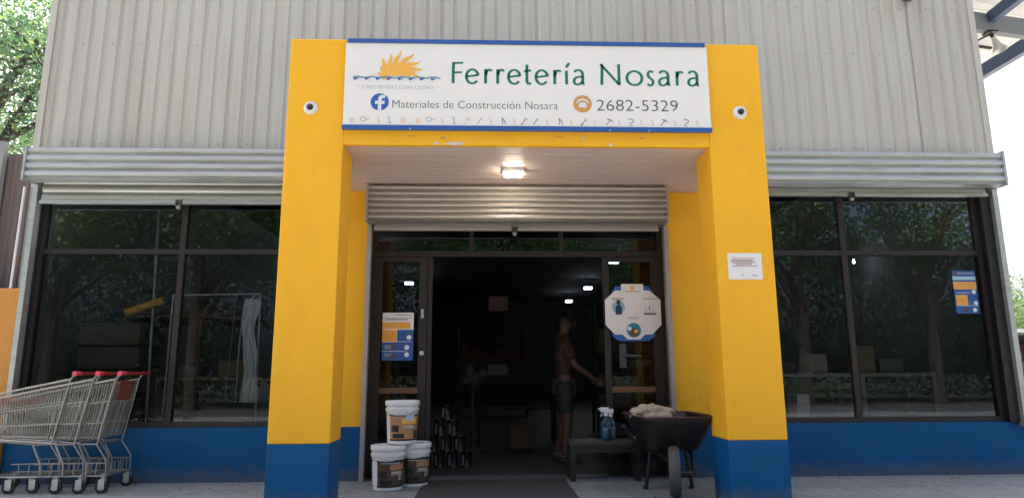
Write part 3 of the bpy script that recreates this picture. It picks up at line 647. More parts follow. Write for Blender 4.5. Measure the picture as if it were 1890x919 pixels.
# ------------------------------------------------------------ paint buckets
def bucket(x, y, z, label, rot, warm):
    t = thing('paint_bucket', label, 'bucket', (x, y, z), 'white plastic paint buckets stacked by the door')
    H = .352; c = (x, y, z)
    MB().lathe([(0, .003), (.108, .003), (.112, 0), (.118, .006), (.130, .255), (.130, .262), (.138, .262), (.138, .285), (.131, .287), (.131, .31)], c, 90).build('body', WHITE, t, smooth=True)
    MB().lathe([(.131, .308), (.141, .306), (.143, .312), (.143, .338), (.139, .345), (.126, .345), (.124, .338), (0, .338)], c, 36).build('lid', WHITE, t, smooth=True)
    a = R(rot)
    def patch(z0, z1, a0, a1, m_, n, lift):
        r0 = .1185+(z0-.006)*.0482+lift*1.6; r1 = .1185+(z1-.006)*.0482+lift*1.6
        MB().lathe([(r0, z0), (r1, z1)], c, max(2, int((a1-a0)/4)), a+R(a0), a+R(a1)).build(n, m_, t, smooth=True)
    patch(.03, .235, 2, 200, warm, 'label', .0008)
    patch(.222, .235, -70, -20, BLK, 'label_edge', .0012); patch(.03, .04, -70, -20, BLK, 'label_edge', .0012)
    patch(.224, .236, 0, 200, BLK, 'label_edge', .0016); patch(.028, .042, 0, 200, BLK, 'label_edge', .0016)
    patch(.16, .205, 50, 110, ORG if z > .1 else mat('label_tan', (.45, .22, .12), .5), 'label_title', .002)
    if z > .1: patch(.19, .25, 65, 100, mat('label_pale_blue', (.45, .6, .75), .5), 'label_badge', .0026)
    else: patch(.08, .13, 85, 92, INKL, 'label_mark', .002); patch(.08, .13, 97, 102, INKL, 'label_mark', .002)
    patch(.10, .15, 10, 40, mat('label_shade', (.03, .02, .018), .5) if 'label_shade' not in bpy.data.materials else bpy.data.materials['label_shade'], 'label_picture', .0018); patch(.05, .085, 15, 60, BLK, 'label_picture', .0016)
    patch(.13, .15, 55, 100, INKL, 'label_line', .002); patch(.12, .124, 50, 120, INKL, 'label_line', .002); patch(.208, .216, 20, 90, INKL, 'label_line', .002)
    patch(.05, .11, 100, 140, mat('label_dark', (.03, .05, .05), .5), 'label_picture', .0018)
    h = MB(); pts = [(x+.141*math.cos(R(q)), y+.141*math.sin(R(q))-.002, z+.27-.04*math.sin(R(180)*(q-200)/140)) for q in range(200, 341, 10)]
    h.tube(pts, .003, 6).build('handle', GALV, t, smooth=True)
    return t
LBR = mat('label_brown', (.085, .05, .035), .5, var=.25, vs=12); LBO = mat('label_orange_brown', (.45, .22, .09), .5, var=.2, vs=12)
bucket(-.822, -.45, .004, 'white paint bucket with brown label, front left on the floor', 235, LBR)
bucket(-.632, -.262, .004, 'white paint bucket with brown label, back right on the floor', 235, LBR)
bucket(-.728, -.358, .351, 'white paint bucket with orange label stacked on the two others', 225, LBO)

# ------------------------------------------------------------ doormat, bench, bottles, wheelbarrow
dm = MB().box(-.56, .66, -1.22, -.06, .0035, .013).build('door_mat', mat('dark_mat', (.045, .043, .043), .95, bump=.6, bs=200), org=(.05, -.64, 0), bevel=.004)
tag(dm, 'dark doormat lying in front of the shop door', 'doormat')
bn = thing('low_table', 'low black table with slab legs standing at the doorway', 'table', (.99, -.06, 0))
MB().box(.685, 1.30, -.22, .06, .302, .338).build('table_top', mat('worn_black_top', (.05, .042, .04), .5, var=.3, vs=5), bn, bevel=.005)
for a, b in ((.69, .735), (1.25, 1.295)):
    for c, d in ((-.215, -.16), (.0, .055)): MB().box(a, b, c, d, .013, .301).build('leg', BLKM, bn)
MB().box(.735, 1.25, -.20, -.185, .24, .301).build('apron', BLKM, bn)
def sprayer(x, y, z, label, fill, s=1.):
    t = thing('spray_bottle', label, 'spray bottle', (x, y, z), 'spray bottles on the low table'); c = (x, y, z)
    MB().lathe([(0, .002), (.038*s, .002), (.042*s, .01), (.042*s, .12*s), (.036*s, .145*s), (.016*s, .17*s), (.014*s, .195*s)], c, 20).build('bottle', BOTG, t, smooth=True)
    MB().lathe([(0, .004), (.036*s, .004), (.0385*s, .012), (.0385*s, .10*s), (0, .10*s)], c, 20).build('liquid', fill, t, smooth=True)
    hd = MB().cyl((x, y, z+.19*s), (x, y, z+.215*s), .018*s, n=12).box(x-.045*s, x+.025*s, y-.013, y+.013, z+.222*s, z+.258*s).cyl((x, y, z+.21*s), (x, y, z+.225*s), .011, n=8).build('spray_head', WHITE, t)
    MB().tube([(x-.025*s, y, z+.222*s), (x-.032*s, y, z+.20*s), (x-.045*s, y, z+.185*s)], .005, 6).build('trigger', WHITE, t)
    MB().cyl((x-.045*s, y, z+.243*s), (x-.060*s, y, z+.243*s), .008, n=8).build('nozzle', WHITE, t)
BLQ = mat('blue_liquid', (.10, .30, .50), .25, var=.03); CLQ = mat('milky_liquid', (.62, .64, .66), .3, var=.03)
sprayer(1.025, -.10, .339, 'spray bottle half full of blue liquid on the low black table', BLQ, 1.08)
sprayer(1.085, .0, .339, 'clear spray bottle standing behind the blue one', CLQ, 1.0)

wb = thing('wheelbarrow', 'black wheelbarrow parked nose first beside the right porch pillar', 'wheelbarrow', (1.43, -.7, 0))
# tray: open tub with flared sides
def ring(xc, hw, y0, y1, z, r, zf=0):
    pts = []
    for cx_, cy2, a0 in ((xc+hw-r, y1-r, 0), (xc-hw+r, y1-r, 90), (xc-hw+r, y0+r, 180), (xc+hw-r, y0+r, 270)):
        for i in range(6):
            a = R(a0+90*i/5); yy = cy2+r*math.sin(a); pts.append((cx_+r*math.cos(a), yy, z+zf*(y1-yy)/(y1-y0)))
    return pts
mb = MB(); rs = [ring(1.43, .195, -.84, -.40, .325, .06), ring(1.43, .258, -.97, -.28, .50, .09, -.0), ring(1.43, .275, -1.00, -.24, .578, .10), ring(1.43, .298, -1.02, -.22, .580, .11), ring(1.43, .298, -1.02, -.22, .568, .11), ring(1.43, .25, -.96, -.29, .488, .085), ring(1.43, .19, -.83, -.41, .335, .055)]
for r_ in rs: mb.v += r_
for k_ in range(len(rs)-1):
    for i in range(24): j = (i+1) % 24; mb.f.append((k_*24+i, k_*24+j, (k_+1)*24+j, (k_+1)*24+i))
mb.f.append(tuple(range(24))); mb.f.append(tuple((len(rs)-1)*24+i for i in range(24)))
tr = mb.build('tray', BLKM, wb, smooth=True)
mb = MB(); p = ring(1.43, .298, -1.02, -.22, .580, .11); mb.tube(p+[p[0]], .009, 6).build('rim', mat('dark_red_rim', (.05, .02, .016), .35), tr, smooth=True)
mb = MB()
for s in (-1, 1): mb.tube([(1.43+s*.05, -1.12, .20), (1.43+s*.12, -.85, .30), (1.43+s*.2, -.40, .315), (1.43+s*.215, .02, .42)], .015, 8)
mb.tube([(1.38, -1.12, .2), (1.48, -1.12, .2)], .015, 8); mb.build('handle_frame', BLKM, wb, smooth=True)
for s in (-1, 1): MB().cyl((1.43+s*.215, .02, .42), (1.43+s*.215, .10, .44), .019, n=10).build('grip', RUBB, wb, smooth=True)
for s in (-1, 1): MB().tube([(1.43+s*.14, -.60, .31), (1.43+s*.185, -.60, .02), (1.43+s*.185, -.54, .008)], .016, 8).build('leg', BLKM, wb, smooth=True)
MB().tube([(1.245, -.6, .10), (1.615, -.6, .10)], .009, 8).build('leg_brace', BLKM, wb, smooth=True)
wx = 1.345
w_ = MB().lathe([(.10, .028), (.150, .042), (.172, .040), (.182, .022), (.185, 0), (.182, -.022), (.172, -.040), (.150, -.042), (.10, -.028)], (0, 0, 0), 28, axis='y').xform(Matrix.Translation((1.375, -.98, .19)) @ Matrix.Rotation(R(76), 4, 'Z')).build('wheel', RUBB, wb, smooth=True)
MB().cyl((1.346, -.973, .19), (1.404, -.987, .19), .10, n=20).cyl((1.32, -.98, .19), (1.43, -.98, .19), .015, n=10).build('rim', BLKM, w_, smooth=True)
MB().tube([(1.38, -1.12, .2), (1.325, -.98, .19)], .01, 6).tube([(1.48, -1.12, .2), (1.432, -.98, .19)], .01, 6).build('fork', BLKM, wb)
# plastic bag heap on the barrow
def lump(name, cx, cy, cz, rx, ry, rz, m_, parent=None, seed=0, n=22, amp=.18, org=None):
    r_ = np.random.RandomState(seed); ph_ = r_.rand(6, 3)*6; mb = MB(); q = n*2
    for i in range(n+1):
        th = math.pi*i/n
        for j in range(q):
            fi = 2*math.pi*j/q; d = Vector((math.sin(th)*math.cos(fi), math.sin(th)*math.sin(fi), math.cos(th)))
            k_ = 1+amp*(.5*math.sin(3*d.x+ph_[0, 0]+4*d.y)+.35*math.sin(7*d.y+ph_[1, 0]+5*d.z)+.3*math.sin(11*d.x-9*d.y+ph_[2, 0])+.2*math.sin(19*d.x+13*d.z+ph_[3, 0]))
            mb.v.append((cx+rx*d.x*k_, cy+ry*d.y*k_, cz+max(rz*d.z*k_, -rz*.35)))
    for i in range(n):
        for j in range(q): mb.f.append((i*q+j, i*q+(j+1) % q, (i+1)*q+(j+1) % q, (i+1)*q+j))
    return mb.build(name, m_, parent, smooth=True, org=org)
tray_fill = MB().box(1.24, 1.62, -.86, -.36, .44, .553).build('black_sack', BLK, org=(1.43, -.6, .44), bevel=.03); tag(tray_fill, 'black sack filling the wheelbarrow tray under the clear bag', 'sack')
pb = lump('plastic_bag', 1.315, -.66, .585, .17, .12, .075, mat('cloudy_plastic_bag', (.42, .35, .26), .3, var=.35, vs=14), seed=3, org=(1.315, -.66, .56), amp=.22)
tag(pb, 'crumpled clear plastic bag with beige contents on top of the wheelbarrow', 'bag')

# ------------------------------------------------------------ paint can pyramid inside the door
n_ = 0; can0 = None
for row, cnt in enumerate((4, 3, 2, 1)):
    for i in range(cnt):
        x = -.43+(i-(cnt-1)/2)*.135; z = .004+row*.152; y = .82
        if can0 is None:
            can0 = thing('metal_can', '', 'can', (x, y, z), 'dark metal cans stacked in a pyramid inside the door')
            MB().lathe([(0, 0), (.056, 0), (.058, .004), (.056, .008), (.056, .138), (.058, .142), (.058, .148), (.050, .148), (.048, .143), (0, .143)], (x, y, z), 24).build('can_body', mat('dark_can', (.05, .05, .055), .25, .8), can0, smooth=True)
            MB().lathe([(.0566, .02), (.0566, .12)], (x, y, z), 8, R(225), R(248)).build('can_highlight', GSTEEL, can0, smooth=True)  # narrow paler strip: the can's upright highlight, painted on
            c = can0
        else: c = copy_thing(can0, (x, y, z), '')
        rn = ('bottom row', 'second row', 'third row', 'top')[row]
        ps = {4: ('far left', 'centre left', 'centre right', 'far right'), 3: ('left', 'middle', 'right'), 2: ('left', 'right'), 1: ('',)}[cnt][i]
        c['label'] = 'dark metal can on the very top of the pyramid inside the door' if row == 3 else f'dark metal can, {ps} in the {rn} of the pyramid inside the door'

# ------------------------------------------------------------ people
def skinmesh(name, chains, m_, parent, sub_=2, org=Vector()):
    vs, es, rs_ = [], [], []
    idx = {}
    def add(p, r):
        k_ = tuple(round(c, 4) for c in p)
        if k_ in idx: return idx[k_]
        idx[k_] = len(vs); vs.append(tuple(Vector(p)-org)); rs_.append(r if isinstance(r, tuple) else (r, r)); return idx[k_]
    for ch in chains:
        pr = None
        for p, r in ch:
            i = add(p, r)
            if pr is not None and pr != i: es.append((pr, i))
            pr = i
    me = bpy.data.meshes.new(name); me.from_pydata(vs, es, []); o = bpy.data.objects.new(name, me); col.objects.link(o)
    md = o.modifiers.new('skin', 'SKIN'); md.use_smooth_shade = True
    for i, r in enumerate(rs_): me.skin_vertices[0].data[i].radius = r
    me.skin_vertices[0].data[0].use_root = True
    ss = o.modifiers.new('subsurf', 'SUBSURF'); ss.levels = sub_; ss.render_levels = sub_
    dg = bpy.context.evaluated_depsgraph_get(); me2 = bpy.data.meshes.new_from_object(o.evaluated_get(dg)); bpy.data.objects.remove(o)
    me2.materials.clear(); me2.materials.append(m_); me2.name = name
    for p_ in me2.polygons: p_.use_smooth = True
    q = bpy.data.objects.new(name, me2); col.objects.link(q)
    if parent: q.parent = parent
    WO[q.name_full] = org
    return q
def person(name, label, J, shirt, trouser, hairm, org, face, short=True):
    # J: joint dict in world coordinates; face: unit vector where the face looks
    t = thing(name, label, 'person', org); org = Vector(org); F = Vector(face).normalized(); side = Vector((0, 0, 1)).cross(F)
    V = {k_: Vector(v) for k_, v in J.items()}
    def L(a, b, f_): return V[a].lerp(V[b], f_)
    ch = [[(V['pelvis'], (.125, .09)), (V['waist'], (.115, .085)), (V['chest'], (.145, .10)), (V['neck0'], (.075, .07)), (V['neck'], (.044, .044)), (V['head'], (.078, .088)), (V['crown'], (.06, .07))]]
    for s in 'LR':
        ch.append([(V['chest'], (.145, .10)), (V['sh'+s], .056), (L('sh'+s, 'el'+s, .5), .046), (V['el'+s], .040), (L('el'+s, 'wr'+s, .4), .037), (V['wr'+s], .026)])
        d = (V['wr'+s]-V['el'+s]).normalized(); palm = V['wr'+s]+d*.055; up_ = side if abs(d.dot(side)) < .8 else Vector((0, 0, 1)); lat = d.cross(up_).normalized()
        ch.append([(V['wr'+s], .026), (palm, (.034, .018))])
        for k_, (o_, ln) in enumerate(((-.027, .060), (-.009, .072), (.009, .068), (.026, .052))):
            a = palm+lat*o_+d*.012; b_ = a+d*ln*.55-up_*.008; c = a+d*ln*.95-up_*.026
            ch.append([(palm, (.034, .018)), (a, .0095), (b_, .009), (c, .007)])
        th = V['wr'+s]+d*.02; ch.append([(V['wr'+s], .026), (th-lat*.032, .011), (th-lat*.048+d*.035-up_*.012, .009)])
        ch.append([(V['pelvis'], (.125, .09)), (V['hip'+s], .088), (L('hip'+s, 'kn'+s, .5), .075), (V['kn'+s], .055), (L('kn'+s, 'an'+s, .35), .054), (V['an'+s], .036), (V['an'+s]+F*.10-Vector((0, 0, .045)), .034)])
    body = skinmesh('body', ch, SKIN, t, 2, org)
    h = V['head']; lump_ = lump('hair', *(h-F*.022+Vector((0, 0, .045)))[:], .098, .098, .085, hairm, t, seed=2, n=12, amp=.04)
    MB().hexa([tuple(h+F*.082+side*a+Vector((0, 0, z))) for a, z in ((-.012, -.015), (.012, -.015))]+[tuple(h+F*.118+side*a+Vector((0, 0, z))) for a, z in ((.010, -.016), (-.010, -.016))]+[tuple(h+F*.082+side*a+Vector((0, 0, z))) for a, z in ((-.008, .030), (.008, .030))]+[tuple(h+F*.09+side*a+Vector((0, 0, z))) for a, z in ((.006, .030), (-.006, .030))]).build('nose', SKIN, t, smooth=True)
    for s_ in (-1, 1):
        MB().lathe([(0, .011), (.008, .008), (.011, 0), (.008, -.008), (0, -.011)], tuple(h+F*.083+side*.032*s_+Vector((0, 0, .022))), 8).build('eye', HAIR, t, smooth=True)
        MB().lathe([(0, .03), (.010, .02), (.012, 0), (.008, -.02), (0, -.028)], tuple(h+side*.088*s_+Vector((0, 0, .0))), 8).build('ear', SKIN, t, smooth=True)
    MB().tube([tuple(h+F*.084-side*.024+Vector((0, 0, -.046))), tuple(h+F*.09+Vector((0, 0, -.048))), tuple(h+F*.084+side*.024+Vector((0, 0, -.046)))], .005, 6).build('mouth', BROWNC, t)
    cl = [[(V['pelvis']+Vector((0, 0, -.085)), (.138, .105)), (V['waist'], (.14, .105)), (V['chest'], (.160, .115)), (V['neck0'], (.09, .08))]]
    for s in 'LR': cl.append([(V['chest'], (.160, .115)), (V['sh'+s], .070), (L('sh'+s, 'el'+s, .5), .064), (L('sh'+s, 'el'+s, .85), .062)])
    skinmesh('shirt', cl, shirt, t, 2, org)
    tl = []
    for s in 'LR':
        e = 1.0 if short else 1.0
        c = [(V['pelvis'], (.118, .092)), (V['hip'+s], .082), (L('hip'+s, 'kn'+s, .5), .09), (L('hip'+s, 'kn'+s, .9), .082)]
        if not short: c += [(V['kn'+s]+Vector((0, 0, .001)), .07), (L('kn'+s, 'an'+s, .5), .062), (L('kn'+s, 'an'+s, .92), .056)]
        tl.append(c)
    skinmesh('trousers', tl, trouser, t, 2, org)
    for s in 'LR':
        a = V['an'+s]; MB().hexa([tuple(a+F*f_+side*q+Vector((0, 0, z-a.z+org.z))) for z, rows in ((.0, ((-.06, -.04), (.19, -.045), (.19, .045), (-.06, .04))), (.075, ((-.05, -.035), (.12, -.035), (.12, .035), (-.05, .035)))) for f_, q in rows]).build('shoe', BLK, t, bevel=.012)
    return t
px, py = .80, 1.2
Jp = dict(pelvis=(px, py, .82), waist=(px+.01, py, .95), chest=(px, py, 1.16), neck0=(px+.01, py, 1.29), neck=(px+.02, py, 1.35), head=(px+.045, py, 1.445), crown=(px+.04, py, 1.49),
          shR=(px+.01, py-.17, 1.25), elR=(px+.10, py-.20, 1.00), wrR=(px+.29, py-.17, .87), shL=(px+.01, py+.17, 1.25), elL=(px-.03, py+.22, 1.0), wrL=(px+.12, py+.2, .84),
          hipR=(px, py-.09, .78), knR=(px+.03, py-.10, .43), anR=(px-.01, py-.11, .085), hipL=(px, py+.09, .78), knL=(px+.02, py+.11, .43), anL=(px-.06, py+.12, .085))
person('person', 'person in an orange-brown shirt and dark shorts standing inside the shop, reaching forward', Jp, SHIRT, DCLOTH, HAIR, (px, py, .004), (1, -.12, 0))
qx, qy = 5.86, 1.0
Jq = dict(pelvis=(qx, qy, .50), waist=(qx-.02, qy-.02, .64), chest=(qx-.05, qy-.04, .86), neck0=(qx-.07, qy-.05, 1.02), neck=(qx-.08, qy-.06, 1.08), head=(qx-.10, qy-.08, 1.18), crown=(qx-.09, qy-.08, 1.235),
          shR=(qx+.13, qy+.03, .98), elR=(qx+.12, qy-.16, .75), wrR=(qx-.06, qy-.26, .66), shL=(qx-.22, qy-.06, .98), elL=(qx-.28, qy-.24, .76), wrL=(qx-.14, qy-.36, .64),
          hipR=(qx+.09, qy, .50), knR=(qx+.0, qy-.40, .49), anR=(qx-.02, qy-.42, .09), hipL=(qx-.09, qy-.04, .50), knL=(qx-.20, qy-.42, .49), anL=(qx-.2, qy-.46, .09))
person('person', 'dark-haired person in a brown top seated at the far right edge beyond the corner', Jq, BROWNC, WHITE, HAIR, (qx, qy, 0), (-.3, -.95, 0), False)
chr_ = thing('garden_chair', 'white plastic chair under the seated person at the far right', 'chair', (qx, qy, 0))
MB().box(qx-.24, qx+.24, qy-.22, qy+.22, .375, .40).build('seat', WHITE, chr_, bevel=.01)
MB().hexa([(qx-.23, qy+.20, .40), (qx+.23, qy+.20, .40), (qx+.23, qy+.225, .40), (qx-.23, qy+.225, .40), (qx-.21, qy+.27, .84), (qx+.21, qy+.27, .84), (qx+.21, qy+.295, .84), (qx-.21, qy+.295, .84)]).build('backrest', WHITE, chr_, bevel=.01)
for sx in (-1, 1):
    for sy in (-1, 1): MB().cyl((qx+sx*.20, qy+sy*.19, .375), (qx+sx*.24, qy+sy*.23, -.003), .02, .015, n=8).build('leg', WHITE, chr_)
    MB().tube([(qx+sx*.25, qy+.22, .62), (qx+sx*.27, qy-.18, .60), (qx+sx*.25, qy-.2, .39)], .018, 8).build('armrest', WHITE, chr_, smooth=True)

# ------------------------------------------------------------ shop interior
ci = 0
lampd = [(-2.163, 7.43, 'hanging shop lamp, nearest on the left'), (-2.104, 11.65, 'hanging shop lamp, second one along on the left'), (2.834, 12.68, 'hanging shop lamp, upper one seen right of the doorway centre'), (2.706, 16.1, 'hanging shop lamp, farthest one, low in the doorway'), (2.725, 8.12, 'hanging shop lamp seen just above the octagonal sign')]
for x, y, lb in lampd:
    t = thing('shop_lamp', lb, 'lamp', (x, y, 3.3), 'lamps lit inside the shop')
    MB().box(x-.11, x+.11, y-.06, y+.06, 3.27, 3.33).build('diffuser', LAMPC, t, bevel=.02)
    MB().box(x-.12, x+.12, y-.07, y+.07, 3.332, 3.36).box(x-.01, x+.01, y-.01, y+.01, 3.36, 3.55).build('fitting', GSTEEL, t)
t = thing('shop_lamp', 'tiny bare bulb shining behind the right window', 'lamp', (4.55, 1.95, 2.26))
MB().lathe([(0, -.018), (.011, -.012), (.015, 0), (.011, .012), (.008, .035)], (4.55, 1.95, 2.26), 12).build('bulb', LAMPC, t, smooth=True)
MB().cyl((4.55, 1.95, 2.295), (4.55, 1.95, 3.55), .006, n=6).build('cord', BLK, t)

def counter(x0, x1, y0, y1, z, label, m_, shelf=.45):
    t = thing('display_counter', label, 'counter', ((x0+x1)/2, (y0+y1)/2, 0))
    MB().box(x0, x1, y0, y1, z-.035, z).build('counter_top', m_, t)
    for x in (x0, x1-.04):
        for y in (y0, y1-.04): MB().box(x, x+.04, y, y+.04, .004, z-.0355).build('leg', m_, t)
    MB().box(x0+.041, x1-.041, y0, y1, shelf, shelf+.02).build('shelf', DCLOTH, t)
    MB().box(x0+.041, x1-.041, y0+.006, y0+.03, z-.10, z-.036).build('apron', DCLOTH, t)
    return t
counter(2.75, 3.68, .6, 1.1, .905, 'pale edged display table left of the mullion in the right window', mat('pale_wood_edge', (.30, .27, .23), .5))
counter(3.74, 4.52, .6, 1.1, .905, 'pale edged display table right of the mullion in the right window', bpy.data.materials['pale_wood_edge'])
counter(-3.3, -2.0, .75, 1.25, .90, 'long wooden display table behind the left window', WOOD)
def carton(x, y, z, w_, d, h, label, m_=CARD, nm='carton'):
    t = thing(nm, label, 'box', (x, y, z)); MB().box(x-w_/2, x+w_/2, y-d/2, y+d/2, z, z+h).build('box_body', m_, t, bevel=.004)
    MB().box(x-w_/2-.001, x+w_/2+.001, y-.025, y+.025, z+h*.0+.001, z+h+.0015).build('tape', mat('box_tape', (.28, .22, .15), .3) if 'box_tape' not in bpy.data.materials else bpy.data.materials['box_tape'], t)
carton(3.36, .78, .906, .18, .2, .19, 'pale box with an orange base on the left display table', mat('pale_card', (.34, .30, .27), .7))
carton(3.05, .85, .906, .2, .2, .12, 'small dark box on the left display table in the right window', mat('dark_card', (.12, .08, .07), .7))
carton(3.87, .80, .906, .19, .2, .27, 'brown box next to the mullion on the right display table')
carton(4.15, .85, .906, .25, .25, .14, 'low grey box on the right display table', mat('grey_card', (.16, .16, .16), .7))
carton(3.17, .78, .471, .13, .2, .22, 'white packet on the shelf of the left display table', WHITE)
carton(-2.6, 1.0, .901, .3, .25, .16, 'brown box on the wooden table behind the left window')
carton(-3.05, .98, .901, .2, .22, .11, 'grey packet on the wooden table behind the left window', bpy.data.materials['grey_card'])
carton(.42, 2.6, .004, .34, .3, .28, 'brown carton on the floor deep inside the doorway', mat('dark_carton', (.12, .07, .05), .8))
carton(-3.2, .95, .471, .34, .3, .26, 'red crate on the shelf of the wooden table', mat('dull_red_card', (.13, .04, .03), .6))
carton(-2.14, .98, .901, .14, .22, .3, 'tall red box at the right end of the wooden table', bpy.data.materials['dull_red_card'])
carton(.12, 3.1, .9, .26, .2, .14, 'grey packet on the back display inside the doorway', bpy.data.materials['grey_card'])
counter(-.15, .9, 2.95, 3.4, .9, 'dark counter deep inside the doorway', DCLOTH)
# shelving racks with boxed goods down the shop
sk = 0
for x, y, lb in ((-2.0, 3.2, 'tall shelf rack on the left just inside the shop'), (-2.0, 6.2, 'tall shelf rack on the left deeper in the shop'), (2.4, 4.4, 'tall shelf rack on the right behind the standing person'), (3.3, 8.0, 'tall shelf rack at the far right of the shop'), (.1, 9.0, 'tall shelf rack closing the view at the back of the shop')):
    t = thing('shelf_rack', lb, 'shelf', (x, y, 0))
    for sx in (-.75, .75):
        for sy in (-.2, .2): MB().box(x+sx-.02, x+sx+.02, y+sy-.02, y+sy+.02, .004, 1.95).build('post', DSTEEL, t)
    for z in (.2, .7, 1.2, 1.7): MB().box(x-.73, x+.73, y-.22, y+.22, z, z+.025).build('shelf', DSTEEL, t)
    gm = MB(); rr = random.Random(sk); sk += 1
    for z in (.226, .726, 1.226):
        a = x-.7
        while a < x+.6:
            w_ = rr.uniform(.08, .2); h = rr.uniform(.12, .38); gm.box(a, a+w_-.01, y-.18, y+.1, z, z+h); a += w_
    gm.build('boxed_goods', (CARD, bpy.data.materials['grey_card'], bpy.data.materials['dull_red_card'])[sk % 3], t)['kind'] = 'stuff'
pf = thing('wall_notice', 'dim reddish notice hanging high inside the doorway', 'notice', (.14, 3.2, 1.9))
MB().box(.0, .27, 3.2, 3.21, 1.78, 1.98).build('board', mat('dull_notice', (.16, .08, .075), .6), pf); MB().tube([(.02, 3.205, 1.98), (.135, 3.205, 3.55), (.25, 3.205, 1.98)], .003, 4).build('cord', BLK, pf)
fn = thing('pedestal_fan', 'grey round fan dimly seen inside the doorway', 'fan', (-.2, 2.3, 0))
mb = MB()
for r_ in (.04, .09, .14, .18): mb.tube([(-.2+r_*math.cos(R(a)), 2.25, .88+r_*math.sin(R(a))) for a in range(0, 361, 20)], .004, 5)
for a in range(0, 360, 15): mb.tube([(-.2, 2.235, .88), (-.2+.18*math.cos(R(a)), 2.25, .88+.18*math.sin(R(a)))], .0025, 4)
mb.build('cage', DSTEEL, fn)['kind'] = 'stuff'
MB().cyl((-.2, 2.3, .02), (-.2, 2.3, .86), .02, n=10).cyl((-.2, 2.26, .88), (-.2, 2.36, .88), .06, n=14).build('stem', DSTEEL, fn); MB().cyl((-.2, 2.3, .004), (-.2, 2.3, .03), .18, n=20).build('foot', DSTEEL, fn)
for k_ in range(4):
    a = R(90*k_+20); c, s_ = math.cos(a), math.sin(a)
    MB().hexa([(-.2+c*.03-s_*.02, 2.262, .88+s_*.03+c*.02), (-.2+c*.03+s_*.02, 2.268, .88+s_*.03-c*.02), (-.2+c*.16+s_*.05, 2.275, .88+s_*.16-c*.05), (-.2+c*.16-s_*.05, 2.258, .88+s_*.16+c*.05)]+[(-.2+c*.03-s_*.02, 2.265, .88+s_*.03+c*.02), (-.2+c*.03+s_*.02, 2.271, .88+s_*.03-c*.02), (-.2+c*.16+s_*.05, 2.278, .88+s_*.16-c*.05), (-.2+c*.16-s_*.05, 2.261, .88+s_*.16+c*.05)]).build('blade', DSTEEL, fn)

# white display frame with hanging plastic behind the left window
df = thing('display_rack', 'thin white metal frame standing behind the left window', 'rack', (-2.65, .5, 0))
MB().tube([(-3.09, .5, .004), (-3.09, .5, 1.68), (-2.25, .5, 1.695), (-2.21, .5, .004)], .011, 8).build('hoop', WHITE, df)
MB().tube([(-2.235, .5, .66), (-2.42, .5, .665), (-2.42, .5, 1.2), (-2.40, .5, 1.62), (-2.34, .5, 1.64), (-2.29, .5, 1.69)], .008, 6).tube([(-2.48, .5, 1.69), (-2.52, .5, .70), (-2.44, .5, .66)], .004, 6).build('side_bars', GALV, df)
mb = MB(); nz_ = 22; nx_ = 14
for i in range(nz_+1):
    z = 1.64-i/nz_*.98; 
    for j in range(nx_+1):
        f_ = j/nx_; wd = .155-.03*math.sin(i/nz_*3.1)+.015*math.sin(i*.7); x = -2.385+.02*(i/nz_)+f_*wd-.02*math.sin(i*.3)
        mb.v.append((x, .47+.009*math.sin(j*1.9+i*.25)+.01*math.sin(i*.9+j), z))
for i in range(nz_):
    for j in range(nx_): a = i*(nx_+1)+j; mb.f.append((a, a+1, a+nx_+2, a+nx_+1))
o = mb.build('plastic_sheet', PLASTF, org=(-2.33, .47, .66), smooth=True); tag(o, 'long milky plastic sheet hanging in the white frame behind the left window', 'plastic sheet')
rl = thing('yellow_roll', 'yellow roll tilted on the thin pole behind the left window', 'roll', (-3.35, .55, 1.5))
MB().cyl((-3.53, .5, 1.515), (-3.17, .5, 1.635), .036, n=16).build('roll_body', ORANGE, rl, smooth=True)
MB().cyl((-3.17, .5, 1.635), (-3.155, .5, 1.64), .012, n=10).build('roll_core', BLK, rl)
pl = thing('thin_pole', 'thin pale pole standing upright behind the left window', 'pole', (-3.28, .53, 0))
MB().cyl((-3.255, .56, .004), (-3.33, .56, 2.54), .014, n=10).build('pole_shaft', GALV, pl, smooth=True); MB().cyl((-3.255, .56, .004), (-3.255, .56, .03), .08, n=14).build('pole_foot', GALV, pl)
pr = thing('parasol', 'brown parasol with a pale wooden post behind the left window', 'parasol', (-3.18, 1.3, 0))
MB().box(-3.25, -3.11, 1.26, 1.34, .004, 1.60).build('post', WOOD, pr)
MB().lathe([(0, 1.72), (.10, 1.70), (.5, 1.58), (.72, 1.50), (.70, 1.48), (.1, 1.62)], (-3.18, 1.3, 0), 10).build('canopy', mat('brown_canvas', (.22, .13, .08), .8), pr)
wc = thing('stacked_sacks', 'pile of brown sacks behind the far left window', 'sacks', (-3.75, .9, 0))
for i in range(6): MB().box(-4.05, -3.42, .6, 1.15, .006+i*.24, .235+i*.24).build('sack', mat('brown_sacking', (.13, .10, .08), .9) if 'brown_sacking' not in bpy.data.materials else bpy.data.materials['brown_sacking'], wc, bevel=.05)

